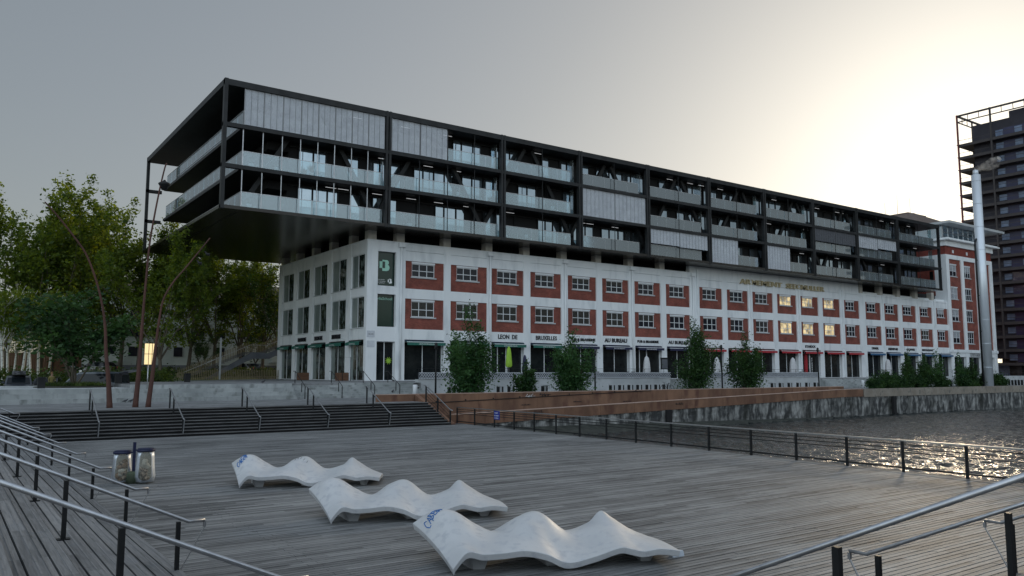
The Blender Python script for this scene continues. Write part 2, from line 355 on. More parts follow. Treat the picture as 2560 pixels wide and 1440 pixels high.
def text(s, size, mat_, origin, parent=None, along=(1,0,0), up=(0,0,1), name='lettering', depth=.02, align='LEFT', width=None, bold=0.0, label=None):
    cu = bpy.data.curves.new('t', 'FONT'); cu.body = s; cu.size = size; cu.extrude = depth/2; cu.offset = bold; cu.resolution_u = 2
    cu.align_x = align
    to = bpy.data.objects.new('t', cu); col.objects.link(to)
    bpy.context.view_layer.update()
    me = bpy.data.meshes.new_from_object(to.evaluated_get(bpy.context.evaluated_depsgraph_get()))
    bpy.data.objects.remove(to); bpy.data.curves.remove(cu)
    a, u = Vector(along).normalized(), Vector(up).normalized(); n = a.cross(u)
    xs = [v.co.x for v in me.vertices]; w0 = (max(xs)-min(xs)) or 1
    k = width/w0 if width else 1.0; x0 = min(xs) if width else 0
    mb = MB(); o = Vector(origin)
    vs = [o + a*((v.co.x-x0)*k) + u*v.co.y + n*v.co.z for v in me.vertices]
    mb.add(vs, [tuple(p.vertices) for p in me.polygons]); bpy.data.meshes.remove(me)
    return mb.build(name, M[mat_], parent)

# ================================================================ SETTING
WZ = -1.1                                    # water level
MID, TER = 1.36, 2.515                       # promenade and upper terrace levels
# far ground sheet (one mesh round the basin)
g = MB()
def quad(x0,x1,y0,y1,z): g.add([(x0,y0,z),(x1,y0,z),(x1,y1,z),(x0,y1,z)], [(0,1,2,3)])
quad(-1500, 3500, 50.6, 58.0, 1.35)
quad(-1500, 3500, 58.0, 104.0, 1.35)
g.add([(-1500,104,1.35),(3500,104,1.35),(3500,112,3.1),(-1500,112,3.1)], [(0,1,2,3)])
quad(-1500, 3500, 112.0, 3500, 3.1)
quad(-1500, -6.0, -1500, 50.6, 1.35)
quad(-6.0, 3500, -1500, -60, 1.35)
quad(330, 3500, -60, 50.6, 1.35)
struct('ground', g, M['asphalt'])
w = MB()
def wave_patch(x0,x1,y0,y1,dx,dy):
    rw_ = np.random.default_rng(21); nx_, ny_ = int((x1-x0)/dx)+1, int((y1-y0)/dy)+1
    X, Y = np.meshgrid(np.linspace(x0,x1,nx_), np.linspace(y0,y1,ny_)); Z = np.zeros_like(X)
    for k in range(60):
        lam = rw_.uniform(.38, 1.5); th = rw_.normal(.35, .8); a_ = .0100*lam**.95*rw_.uniform(.5,1.2)
        ph = rw_.uniform(0,6.28); kx, ky = 2*math.pi/lam*math.cos(th), 2*math.pi/lam*math.sin(th)
        Z += a_*np.sin(kx*X+ky*Y+ph+.9*np.sin(.13*X*rw_.uniform(.5,1.5)+.11*Y+ph))
    gust = .8+.2*np.sin(.07*X+.19*Y+1.5*np.sin(.05*X)); Z *= gust
    vs = np.stack([X, Y, WZ+Z], -1).reshape(-1,3); n0 = len(w.v); w.v += [tuple(p) for p in vs.tolist()]
    fs = [(n0+j*nx_+i, n0+j*nx_+i+1, n0+(j+1)*nx_+i+1, n0+(j+1)*nx_+i) for j in range(ny_-1) for i in range(nx_-1)]
    w.f += fs; w.sm += [True]*len(fs)
wave_patch(26, 100, 4, 47.4, .13, .14)
wave_patch(100.01, 340, -70, 47.4, 1.0, .6)
w.add([(3,-70,WZ-.12),(100,-70,WZ-.12),(100,2,WZ-.12),(3,2,WZ-.12)], [(0,1,2,3)]); w.add([(3,2,WZ-.12),(26,2,WZ-.12),(26,47.4,WZ-.12),(3,47.4,WZ-.12)], [(0,1,2,3)])
struct('water', w, M['water'])
b = MB(); b.box(3,340,-70,47.4,-3.2,-3.0); struct('basin_floor', b, M['algae_stone'])

# deck: real boards with open joints over a dark frame
def edge_u(v): return 27.10 + (v-12.9)*.0375
d = MB(); v = 2.2; i = 0
while v < 45.02:
    x = 3.42 - random.choice([0, .0])
    off = (i % 2)*.22 + (i//9 % 3)*.07
    ends = [3.42] + [3.42 + off + 2.1 + 3.35*k for k in range(9)]
    xe = edge_u(v)
    ends = [e for e in ends if e < xe-.4] + [xe]
    for a, c in zip(ends[:-1], ends[1:]):
        dz = random.uniform(-.003,.003)
        d.box(a+.005, c-.005, v+.013, v+.127, -.035+dz, 0+dz)
    v += .14; i += 1
struct('deck', d, M['deck_wood'])
u_ = MB(); u_.prism([(3.3,2.0),(edge_u(2)+.02,2.0),(edge_u(46.3)+.02,46.3),(3.3,46.3)], -.5, -.065); struct('deck_frame', u_, M['dark_gap'])
e = MB(); e.beam((edge_u(2.2)+.06,2.2,-.14),(edge_u(46.2)+.06,46.2,-.14),.12,.30); e.box(3.42, edge_u(45.5), 45.03, 45.12, -.05, .012); e.box(27.35, 28.5, 45.13, 46.3, -.05, .0)
struct('deck_edge', e, M['far_step_wood'])

# timber steps on the camera's side (rising towards -X) and below the camera (rising towards -Y)
NR, RI, TR = 10, .17, .385
s = MB(); sd_ = MB()
for k in range(NR):
    z = RI*(k+1); x1 = 3.40 - TR*k; x0 = x1 - TR
    nose = x1 + .02
    if k == NR-1: continue
    vv = -6.0
    while vv < 45.0:
        ve = min(vv+random.uniform(3.2,4.4), 45.0)
        s.box(nose-.180, nose, vv+.004, ve-.004, z-.045, z); s.box(x0+.045, nose-.206, vv+.004, ve-.004, z-.045, z-.002)
        vv = ve
    sd_.box(x0-.02, x1-.03, -6, 45.0, z-RI-.1, z-.05)
xt = 3.40 - TR*(NR-1)
k = 0
while xt - .19*k > -8:
    s.box(xt-.19*(k+1)+.012, xt-.19*k+.02*(k==0), -6, 45.0, RI*NR-.045, RI*NR); k += 1
sd_.box(-8, xt-.03, -6, 45.0, 0, RI*NR-.05)
ns_ = MB()
for k in range(NR-1):
    x1 = 3.42 - TR*k
    for o_ in (.05, .255): ns_.box(x1-o_-.022, x1-o_, -6, 44.9, RI*(k+1)-.01, RI*(k+1)+.003)
struct('step_grip_strips', ns_, M['paving'])
struct('left_steps', s, M['step_wood']); struct('left_steps_base', sd_, M['dark_gap'])
s = MB(); sd_ = MB()
for k in range(NR-1):
    z = RI*(k+1); y1 = 6.20 - TR*k; y0 = y1-TR
    s.box(3.8, 60, y1-.17, y1+.02, z-.045, z); s.box(3.8, 60, y0+.025, y1-.182, z-.045, z-.002)
    sd_.box(3.8, 60, y0-.02, y1-.03, z-RI-.1, z-.05)
yt = 6.20-TR*(NR-1)
s.box(3.8, 60, -6, yt+.02, RI*NR-.045, RI*NR); sd_.box(3.8,60,-6,yt-.03,0,RI*NR-.05)
struct('near_steps', s, M['far_step_wood']); struct('near_steps_base', sd_, M['dark_gap'])

# far steps up to the promenade
s = MB(); sd_ = MB(); RS, TS = MID/9, .355
for k in range(8):
    z = RS*(k+1); y0 = 45.13 + TS*k
    x1 = 27.12
    s.box(-9, x1, y0-.03, y0+TS-.03, z-.038, z)
    sd_.box(-9, x1-.02, y0+.035, y0+TS+.05, z-RS-.05, z-.039)
y0 = 45.13+TS*8
s.box(-9, 27.12, y0-.03, y0+.50, MID-.05, MID+.004)
sd_.box(-9, 27.10, y0+.035, y0+.5, 0.1, MID-.051)
struct('far_steps', s, M['far_step_wood']); struct('far_steps_base', sd_, M['dark_gap'])
p = MB(); p.box(-40, 27.12, y0+.50, 59.6, .2, MID); struct('promenade', p, M['paving'])
p = MB(); p.box(27.13, 320, 50.75, 62.4, .2, MID); struct('quayside', p, M['paving'])
# concrete seating tiers and terraces
t = MB()
for k in range(4):
    t.box(10.85, 22.2, 59.35+.42*k, 59.35+.42*(k+1)+(.3 if k==3 else 0), MID-.1, MID+.289*(k+1)-.003*(k==3))
struct('seating_tiers', t, M['concrete'])
t = MB()
for k in range(3):
    t.box(-40, 10.84, 59.2+.45*k, 59.2+.45*(k+1)+(.25 if k==2 else 0), MID-.1, MID+.31*(k+1))
struct('low_tiers', t, M['concrete'])
t = MB(); t.box(-40, 10.84, 60.81, 69.0, 1.0, 2.285); struct('low_terrace', t, M['concrete_pale'])
t = MB(); t.prism([(10.85,61.33),(22.2,61.33),(34.2,61.95),(34.2,63),(200,63),(200,104),(36,104),(10.85,76)], 1.0, TER); struct('terrace', t, M['paving'])
t = MB()
for k in range(7):
    z1 = MID + .165*(k+1); t.box(22.22, 34.0-.12*k, 59.75+.30*k, 59.75+.30*(k+1)+(.12 if k==6 else 0), MID-.1, z1-.004*(k==6))
t.box(22.1, 34.0, 61.56, 61.9, TER-.06, TER+.006)
struct('terrace_steps', t, M['concrete'])
# planted round bed on the low terrace
bed = MB(); cx, cy = atz(185, 968, 2.29)[:2]; bed.lathe([(2.6,0),(2.6,.05),(2.2,.12)], (cx,cy,2.285), 20); struct('planting_bed', bed, M['soil'])
# parking street kerb
k_ = MB(); k_.box(-40, 10.8, 69.01, 69.3, 1.35, 2.38); struct('kerb', k_, M['concrete_pale'])

# ================================================================ WALLS ALONG THE QUAY
def wall(name, label, parts, cat='wall'):
    r = root(name, parts[0][3], label, cat)
    for pn, mb, m_, _ in parts: mb.build(pn, M[m_], r)
    return r
a = MB(); a.add([], [])
ZT = lambda u: .57 + (min(u,74)-28.7)*(1.68-.57)/(74-28.7)
us = [28.55] + [31+3.55*k for k in range(13)] + [77.6]
ramp_wall = MB(); cop = MB()
for u0,u1 in zip(us[:-1], us[1:]):
    z0,z1 = ZT(u0), ZT(u1)
    ramp_wall.hexa([(u0+.012,46.92,z0-.78),(u1-.012,46.92,z1-.78),(u1-.012,47.3,z1-.78),(u0+.012,47.3,z0-.78)], [(u0+.012,46.92,z0-.05),(u1-.012,46.92,z1-.05),(u1-.012,47.3,z1-.05),(u0+.012,47.3,z0-.05)])
    cop.hexa([(u0,46.90,z0-.048),(u1,46.90,z1-.048),(u1,47.42,z1-.048),(u0,47.42,z0-.048)], [(u0,46.90,z0),(u1,46.90,z1),(u1,47.42,z1),(u0,47.42,z0)])
wall('ramp_parapet', 'low reddish concrete parapet climbing beside the ramp above the water', [('wall', ramp_wall,'red_concrete',(50,47,0)),('coping',cop,'red_coping',0)])
qp = MB(); u = 77.75
while u < 300:
    qp.box(u, u+7.6, 46.93, 47.45, .84, 1.66); u += 7.63
tag(qp.build('quay_parapet', mat('parapet',(.25,.215,.175),.85,c2=(.36,.32,.27),scale=1.0,c3=(.16,.15,.13),s3=2.0), loc=(100,47,1)), 'plain weathered parapet blocks topping the far right quay', 'wall')
q = MB(); rr = np.random.default_rng(3)
nx = 460; xs = np.linspace(28.0, 300, nx); 
vs = []; zb = lambda x: (ZT(x)-.76 if x < 77.6 else .86)
for i_, x in enumerate(xs):
    z1 = zb(x)
    for j in range(9):
        z = WZ-.9 + (z1-(WZ-.9))*j/8; vs.append((x, 46.98+rr.normal(0,.035)-.0*(8-j), z))
q.add(vs, [(i*9+j,(i+1)*9+j,(i+1)*9+j+1,i*9+j+1) for i in range(nx-1) for j in range(8)])
q.box(28.0,300,47.1,47.3,-2,.3)
qw = root('quay_wall', (100,47,-1), 'old streaked stone quay wall rising straight from the dark water', 'quay wall')
q.build('stone_face', M['old_stone'], qw)
lad = MB()
for px in (1672, 2237, 1400+2):
    pass
for px in (1672, 2237):
    p_ = atv(px, 1030, 46.8)
    lad2 = MB(); lad2.box(p_.x-.28,p_.x+.28,46.70,46.94,-1.6,.85 if px>2000 else .32); lad2.box(p_.x-.34,p_.x+.34,46.62,46.72,-1.6,-.9)
    lad2.build('fender_recess', M['dark_gap'], qw)
ft = MB(); ft.add([(28.2,46.9,-.42),(74,46.9,-1.05),(74,46.2,-1.25),(52,45.5,-1.2),(28.2,43.5,-1.2)], [(0,4,3,2,1)])
struct('rubble_slope', ft, M['algae_stone'])
# upper red wall
w1 = MB(); cp1 = MB()
ZW = lambda u: 1.86
xs_ = [27.28+5.4*k for k in range(10)] + [79.5]
for u0,u1 in zip(xs_[:-1], xs_[1:]): w1.box(u0+.008,u1-.008,50.30,50.72,-.2,1.82); cp1.box(u0,u1,50.28,50.74,1.822,1.87)
w1.box(24.5,27.26,50.30,50.72,1.3,1.82); cp1.box(24.48,27.27,50.28,50.74,1.822,1.87)
w1.box(27.28,27.62,45.15,50.28,-.2,.02)
w1.add([(27.30,45.3,0),(27.62,45.3,0),(27.62,50.29,0),(27.30,50.29,0),(27.30,45.3,.05),(27.62,45.3,.05),(27.62,50.29,1.82),(27.30,50.29,1.82)], [(0,3,2,1),(4,5,6,7),(0,1,5,4),(1,2,6,5),(2,3,7,6),(3,0,4,7)])
st = MB(); st.beam((27.8,50.27,1.19),(50.5,50.27,1.80),.03,.05)
for k in range(9): st.box(29+2.45*k, 29.07+2.45*k, 50.22,50.28, 1.19+(1.2+2.45*k)*.0269+.04, 1.19+(1.2+2.45*k)*.0269+.13)
rw = wall('promenade_wall', 'long rusty red concrete wall with graffiti below the quayside trees', [('wall',w1,'red_concrete',(50,50.5,0)),('coping',cp1,'red_coping',0),('dark_joint',st,'dark_gap',0)])
rp = MB(); rp.add([(28.5,47.43,.02),(79,47.43,1.3),(79,50.29,1.3),(28.5,50.29,.02)],[(0,1,2,3)]); struct('ramp', rp, M['paving'])
bl = MB(); bl.box(27.95,28.6,46.35,47.0,.0,.54); tag(bl.build('bollard_block', M['red_concrete'], loc=(28.3,46.7,0)), 'squat reddish concrete block where ramp parapet meets the deck railing', 'block')
# graffiti (plain strokes) on the two red walls
def strokes(pts_list, rad, m_, name, parent, depth=.004):
    g_ = MB()
    for pts in pts_list: g_.tube(pts, rad, 4)
    return g_.build(name, M[m_], parent)
def scrawl(ox, z, v, w_, h_, n, seed):
    r_ = random.Random(seed); L_ = []
    for k in range(n):
        x = ox + w_*k/n
        L_.append([(x+r_.uniform(0,w_/n*.9), v, z+r_.uniform(-h_/2,h_/2)) for _ in range(4)])
    L_.append([(ox-.1,v,z-h_*.1),(ox+w_*1.2,v,z-h_*.05)])
    return L_
p_ = atv(1350, 986, 50.29); strokes(scrawl(p_.x, p_.z, 50.285, .9,.32,5,1), .022, 'black_letter','graffiti', rw)
p_ = atv(1316, 990, 50.29); strokes(scrawl(p_.x, p_.z, 50.285, .7,.35,5,5), .015, 'white_letter','graffiti', rw)
for px,py,sd2 in ((1305,1012,9),(1435,1004,4),(1560,1003,8)):
    p_ = atv(px, py, 50.29); strokes(scrawl(p_.x, p_.z, 50.285, .7,.12,5,sd2), .014, 'black_letter','graffiti', rw)
rpw = bpy.data.objects['ramp_parapet']
for px,py,sd2 in ((1333,1030,2),(1690,1009,3)):
    p_ = atv(px, py, 46.9); strokes(scrawl(p_.x, p_.z, 46.905, .8,.26,5,sd2), .016, 'black_letter','graffiti', rpw)

# ================================================================ HANDRAILS
def side_handrail(v, label, group, up=False, along='x', foot=3.36, grp=True, n_posts=4, dz=0, ps=None):
    # sloping rail on the steps; along 'x': steps rise towards -x ; along 'y': rise towards -y
    def P(s, z):                               # s = distance up the steps from the foot post
        return (foot - s, v, z+dz) if along == 'x' else (v, foot - s, z+dz)
    r = root('handrail', P(0,0), label, 'handrail', group)
    rail = MB(); sl = RI/TR*1.045
    rr_ = .036 if along == 'x' else .027
    zend = .95
    pts = [P(-.42,zend-.02), P(-.16,zend-.02), P(5.4, zend+(5.4+.16)*sl)]
    if along == 'x':
        rail.tube(pts, .031, 12)
    else: rail.tube(pts, rr_, 10)
    rail.build('rail', M['steel_rail'], r)
    for k in range(n_posts):
        s_ = ps[k] if ps else 1.67*k; zb_ = 0 if k == 0 else RI*(math.floor((s_-(0.04))/TR)+1)
        zt_ = zend+(s_+.16)*sl-.05 if k else zend-.0
        pm = MB(); q_ = P(s_, 0)
        pm.box(q_[0]-.032,q_[0]+.032,q_[1]-.032,q_[1]+.032, zb_+dz, zt_-.01+dz); pm.box(q_[0]-.09,q_[0]+.09,q_[1]-.07,q_[1]+.07, zb_+.001+dz, zb_+.016+dz)
        pm.build('post', M['dark_steel'], r)
    br = MB(); br.box(*( (P(-.42,0)[0]-.02,P(-.42,0)[0]+.02,v-.02,v+.02) if along=='x' else (v-.02,v+.02,P(-.42,0)[1]-.02,P(-.42,0)[1]+.02)), zend-.13+dz, zend-.04+dz)
    br.beam(P(-.42,zend-.13), P(-.03,.10), .03, .012); br.build('brace', M['steel_rail'], r)
    return r
lab = ['nearest handrail on the left timber steps, running out of the frame', 'handrail on left steps, next behind the nearest one', 'third handrail back on the left steps, ending in front of the bag bins',
       'fourth handrail back on the left steps, ending left of the bag bins', 'fifth handrail back on the left timber steps', 'sixth handrail back on the left timber steps', 'seventh handrail back on the left timber steps', 'eighth handrail back, last on the left timber steps']
for i_, v in enumerate((9.6,14.25,18.75,23.3,27.85,32.45,37.2,41.9)):
    side_handrail(v, lab[i_], 'handrails on the left timber steps')
side_handrail(46.6, 'short handrail where the left steps meet the far black steps', 'handrails on the left timber steps', n_posts=2, foot=2.9, dz=.45)
for u, l_ in ((6.46,'large near handrail sweeping up to the lower right corner of frame'),(10.46,'handrail behind the near one at lower right, its end turned level'),(14.4,'small handrail end with post at the right edge of frame')):
    side_handrail(u, l_, 'handrails on the near right steps', along='y', foot=6.22, n_posts=3 if u<7 else 4, ps=[0,2.0,4.7] if u<7 else None)

def far_handrail(u, label):
    r = root('handrail', (u,45.3,0), label, 'handrail', 'handrails on the far steps')
    rl = MB(); p0,p1,p2 = (u,48.75,2.47),(u,48.5,2.47),(u,45.25,.93)
    rl.tube([p0,p1,p2,(u,45.02,.90)], .033, 8); rl.build('rail', M['steel_rail'], r)
    for y_, zb_, zt_ in ((48.5,MID,2.45),(47.55,RS*7,2.0),(45.27,.0,.92)):
        pm = MB(); pm.box(u-.035,u+.035,y_-.04,y_+.04,zb_,zt_); pm.build('post', M['dark_steel'], r)
    pm = MB(); pm.beam((u,45.03,.88),(u,45.22,.12),.05,.02); pm.build('brace', M['steel_rail'], r); return r
for u, l_ in ((6.65,'far steps handrail, leftmost, beside the rusty poles'),(10.7,'far steps handrail just right of the three rusty poles'),(14.75,'far steps handrail, third from the left'),(18.8,'far steps handrail, fourth from the left'),(22.8,'far steps handrail, fifth from the left, below the building corner')):
    far_handrail(u, l_)
r = root('handrail', (27.2,45.3,0), 'barred handrail at the right end of far steps against the red wall', 'handrail', 'handrails on the far steps')
rl = MB(); rl.tube([(27.2,48.8,2.47),(27.2,48.5,2.47),(27.2,45.25,.95),(27.2,45.0,.93)], .033, 8); rl.build('rail', M['steel_rail'], r)
for y_, zb_, zt_ in ((48.5,MID,2.45),(46.9,RS*5,1.7),(45.27,.0,.92)):
    pm = MB(); pm.box(27.16,27.24,y_-.04,y_+.04,zb_,zt_); pm.build('post', M['dark_steel'], r)
bm = MB()
for dz_ in (.2,.42,.64,.86): bm.beam((27.2,48.5,2.47-dz_),(27.2,45.27,.95-dz_),.02,.02)
bm.build('bars', M['dark_steel'], r)
def terrace_rail(px, label):
    p_ = atz(px, 995, MID); u = p_.x
    r = root('handrail', (u,59.7,MID), label, 'handrail', 'handrails on the terrace steps')
    rl = MB(); rl.tube([(u,62.3,TER+.95),(u,61.9,TER+.95),(u,59.7,MID+.95)], .025, 8); rl.build('rail', M['dark_steel'], r)
    for y_, zb_, zt_ in ((61.9,TER,TER+.93),(60.4,MID+.33,MID+1.2),(59.7,MID,MID+.93)):
        pm = MB(); pm.box(u-.025,u+.025,y_-.025,y_+.025,zb_,zt_); pm.build('post', M['dark_steel'], r)
for px, l_ in ((735,'thin handrail at left end of the pale terrace steps'),(853,'thin handrail on terrace steps below the left shop windows'),(962,'thin handrail on terrace steps below the corner door'),(1050,'thin handrail at right end of terrace steps by the perforated panels')): terrace_rail(px, l_)

# deck railing along the water
dr = root('deck_railing', (27.5,20,0), 'dark metal railing with horizontal bars along the water side of the deck', 'railing')
feet = [46.2,43.9,41.5,39.3,37.2,35.1,33.0,30.8,28.6,26.2,23.9,21.6,19.4,17.2,15.05,12.9,10.7,8.5,6.3]
eu = lambda v: edge_u(v)-.06
tp = MB(); tp.beam((eu(46.2),46.2,1.06),(eu(6.3),6.3,1.06),.085,.045); tp.build('top_rail', M['steel_rail'], dr)
for v in feet:
    pm = MB(); pm.box(eu(v)-.03,eu(v)+.03,v-.045,v+.045,-.1,1.035); pm.build('post', M['dark_steel'], dr)
bm = MB()
for z in (.14,.66,.80,.93): bm.beam((eu(46.2)+.04,46.2,z),(eu(6.3)+.04,6.3,z),.03,.032 if z>.2 else .06)
bm.build('bars', M['dark_steel'], dr)
sg = root('notice_sign', (eu(41.7),41.7,.6), 'small dark blue notice fixed to the far end of the deck railing', 'sign')
p_ = atz(1245, 1069, 0)
sm = MB(); sm.box(eu(41.1)-.13,eu(41.1)-.11,40.75,41.35,.50,1.02); sm.build('panel', M['blue_sign'], sg)
text('PORT', .12, 'white_letter', (eu(41)-.135,41.25,.86), sg, along=(0,-1,0), depth=.004, width=.36)
text('AUTONOME', .10, 'white_letter', (eu(41)-.135,41.29,.70), sg, along=(0,-1,0), depth=.004, width=.46)
text('DE STRASBOURG', .07, 'white_letter', (eu(41)-.135,41.27,.57), sg, along=(0,-1,0), depth=.004, width=.42)

# rusty curved masts
def mast(name, pix, r0, r1, label, v=51.0):
    pts = [atv(px, py, v) for px, py in pix]
    # smooth
    P = []
    n = len(pts)
    for i in range(n-1):
        a_,b_,c_,d_ = pts[max(i-1,0)],pts[i],pts[i+1],pts[min(i+2,n-1)]
        for k in range(5):
            t = k/5; P.append(.5*((2*b_)+(c_-a_)*t+(2*a_-5*b_+4*c_-d_)*t*t+(3*b_-a_-3*c_+d_)*t**3))
    P.append(pts[-1]); P[0].z = MID-.05
    rad = [(r0-.05)*(1-.62*min(1,2.2*i/(len(P)-1))**.6)*(1-.55*(i/(len(P)-1)))+.012 for i in range(len(P))]
    r = root(name, P[0], label, 'pole', 'rusty curved poles')
    m_ = MB(); m_.tube(P, rad, 10); m_.build('shaft', M['rust'], r)
    return r, P
mast('curved_mast', [(274,1018),(271,950),(265,880),(263,820),(255,760),(240,700),(215,635),(180,585),(140,535),(112,505)], .215,.05, 'rusty pole bending far to the left in front of the trees')
r2, P2 = mast('curved_mast', [(338,1018),(346,940),(352,860),(358,780),(366,690),(374,610),(386,540),(400,470),(412,420),(417,408)], .215,.035, 'tallest rusty pole with a ring lamp near its top', 51.2)
lp = atv(411,462,51.2); m_ = MB(); m_.lathe([(.05,-.35),(.16,-.32),(.22,-.12),(.30,-.05),(.36,.06),(.30,.12),(.22,.14),(.1,.22),(.05,.3)], lp, 14); m_.build('lamp_head', M['dark_steel'], r2)
r3, P3 = mast('curved_mast', [(370,1016),(382,930),(390,860),(398,800),(408,750),(430,710),(462,672),(495,632),(525,595)], .20,.04, 'shorter rusty pole bending right with two small spotlights', 50.9)
for px,py in ((492,650),(512,628)):
    q_ = atv(px,py,50.9); m_ = MB(); m_.tube([q_, q_+Vector((.12,-.05,-.18)), q_+Vector((.28,-.1,-.2))], [.03,.08,.1], 8); m_.build('spotlight', M['dark_steel'], r3)
# ================================================================ WAREHOUSE
FV, SU = 74.2, 34.65
B = SU
bays = [(4.36,9.02),(9.86,14.6),(15.2,19.65),(20.6,25.2),(26.2,30.75),(31.7,36.2),(37.2,41.9),(42.9,47.5),(49.4,54.1),(55.1,59.7),(60.7,65.4),(66.4,71.1),(72.15,76.7),(77.8,82.5),(83.7,88.0),(89.8,94.4),(95.5,99.9),(101.15,105.7),(106.95,111.3),(112.75,117.1)]
TOP = 16.75; RISE0, RISE1 = 47.6, 88.9
EY = 100.2
wh = root('warehouse', (SU,FV,TER), 'white framed brick warehouse with shop fronts along the quay', 'building')
W = MB()
def topz(x): return 17.76 if RISE0 < x < RISE1 else (TOP if x < RISE1 else 16.35)
W.box(B+0,B+1.2,FV,FV+.55,TER-.3,TOP)                         # corner pier
W.box(B+3.28,B+4.36,FV,FV+.6,TER-.3,TOP)
edges = [(bays[i][1], bays[i+1][0]) for i in range(len(bays)-1)] + [(117.1,117.2)]
for a,c in edges[:-1]:
    mid = (a+c)/2; W.box(B+a,B+c,FV,FV+.6,TER-.3,topz(mid))
W.box(B+117.1,B+117.3,FV,FV+.6,TER-.3,16.35)
for i,(a,c) in enumerate(bays):
    tz = topz((a+c)/2)
    W.box(B+a,B+c,FV+.05,FV+.6,6.75,7.85); W.box(B+a,B+c,FV+.05,FV+.6,11.03,12.07); W.box(B+a,B+c,FV+.05,FV+.6,15.0,16.02); W.box(B+a,B+c,FV+.02,FV+.6,16.05,tz)
for z0,z1 in ((6.5,8.0),(11.35,12.2),(15.75,TOP)): W.box(B+1.2,B+3.28,FV+.04,FV+.6,z0,z1)
# roof edge ledge
W.box(B-.06,B+RISE0,FV-.07,FV+.6,TOP,TOP+.12)
# end wall (u = SU) frame
so = [(.42,3.95),(5.1,9.15),(10.35,14.45),(15.6,19.65),(20.8,24.75)]
ends_ = [0.55]+[x for o in so for x in o]+[26.0]
for a,c in [(.551,.60)]+[(so[i][1],so[i+1][0]) for i in range(4)]+[(24.75,26.0)]:
    if c-a > .06: W.box(SU,SU+.75,FV+a,FV+c,TER-.3,TOP)
for a,c in so:
    a = max(a,.56)
    for z0,z1 in ((6.7,7.88),(11.1,12.05),(15.5,TOP)): W.box(SU+.05,SU+.75,FV+a,FV+c,z0,z1)
W.box(SU-.05,SU+.75,FV+.6,FV+26,TOP+.001,TOP+.12)
# top deck + back
W.box(SU+.8,B+117,FV+.6,FV+26,TOP-.5,TOP-.02); W.box(SU+.8,B+117,FV+25.4,FV+26,TER,TOP-.5)
W.build('wall', M['white_wall'], wh)
inn = MB(); inn.box(SU+1.6,B+117,FV+1.4,FV+1.6,TER,TOP-.6); inn.box(SU+1.55,SU+1.75,FV+1.6,FV+25.4,TER,TOP-.6)
inn.build('interior_wall', M['dark_gap'], wh)
# brick panels and windows
half = {0:'open',1:'open',2:'open',3:'top',4:'top',5:'top',6:'top'}
def window(x0,x1,z0,z1,y,parent,shut=0,lower=False,wide=True,glint=False):
    f = MB(); t=.075
    f.box(x0,x1,y,y+.09,z0,z0+t); f.box(x0,x1,y,y+.09,z1-t,z1)
    f.box(x0,x0+t,y,y+.09,z0+t,z1-t); f.box(x1-t,x1,y,y+.09,z0+t,z1-t)
    n = 3 if wide else 2
    for k in range(1,n):
        xm = x0+(x1-x0)*k/n; f.box(xm-t/2,xm+t/2,y+.01,y+.09,z0+t,z1-t)
    zm = z0+(z1-z0)*.47; f.box(x0+t,x1-t,y+.02,y+.08,zm-.035,zm+.035)
    fr = f.build('window', M['white_paint'], parent)
    p = MB(); p.box(x0+t,x1-t,y+.055,y+.065,z0+t,z1-t); p.build('pane', M['sun_glint_pane' if glint else 'window_glass'], fr)
    s = MB(); s.box(x0-.12,x1+.2,y-.42 if False else y-.16,y,z0-.14,z0-.002); s.build('sill', M['concrete_pale'], fr)
    h = MB(); h.box(x0-.02,x1+.02,y-.10,y,z1+.002,z1+.20); h.build('shutter_box', M['white_paint'], fr)
    if shut:
        b_ = MB(); zz = z1-t; zl = z0+t+(z1-z0)*(1-shut)
        while zz > zl: b_.box(x0+t,x1-t,y+.03,y+.045,zz-.05,zz-.012); zz -= .062
        b_.build('shutter', M['shutter' if lower else 'blind'], fr)
    return fr
for i,(a,c) in enumerate(bays):
    for fl,(z0,z1) in enumerate(((7.85,11.03),(12.07,15.0))):
        y = FV+.16
        w0 = a+(.82 if i<12 else .62); wd = (2.75 if i<12 else 2.6)
        if c-a < 4.4: wd = 2.45
        w1 = w0+wd; zw0 = z0+1.30; zw1 = z1-.24 if fl else z0+2.93
        k = MB(); k.box(B+a,B+w0,y,y+.3,z0,z1); k.box(B+w1,B+c,y,y+.3,z0,z1); k.box(B+w0,B+w1,y,y+.3,z0,zw0); k.box(B+w0,B+w1,y,y+.3,zw1+.2,z1)
        k.build('brick_panel', M['brick'], wh)
        shut = 0; low = False
        if fl == 0 and i < 6: shut, low = 1.0, True
        elif fl == 0 and i == 6: shut, low = .55, True
        elif fl == 1 and i in (3,4,5): shut, low = .42, True
        elif fl == 1 and i == 19: shut = .5
        elif fl == 0 and i == 18: shut, low = 1.0, True
        window(B+w0,B+w1,zw0,zw1,y+.06,wh,shut,low,glint=i in (11,12,13))
# corner windows and door
def big_win(x0,x1,z0,z1,y,parent,m_='forest_green',fr='white_paint',mull=0,name='window'):
    f = MB(); t=.06
    f.box(x0,x1,y,y+.1,z0,z0+t); f.box(x0,x1,y,y+.1,z1-t,z1); f.box(x0,x0+t,y,y+.1,z0+t,z1-t); f.box(x1-t,x1,y,y+.1,z0+t,z1-t)
    for k in range(mull): xm=x0+(x1-x0)*(k+1)/(mull+1); f.box(xm-.04,xm+.04,y-.005,y+.1,z0+t,z1-t)
    o = f.build(name, M[fr], parent); p=MB(); p.box(x0+t,x1-t,y+.05,y+.06,z0+t,z1-t); p.build('pane', M[m_], o); return o
wa = big_win(B+1.2,B+3.28,12.2,15.75,FV+.38,wh,fr='dark_steel')
wb = big_win(B+1.2,B+3.28,8.0,11.35,FV+.38,wh,fr='dark_steel')
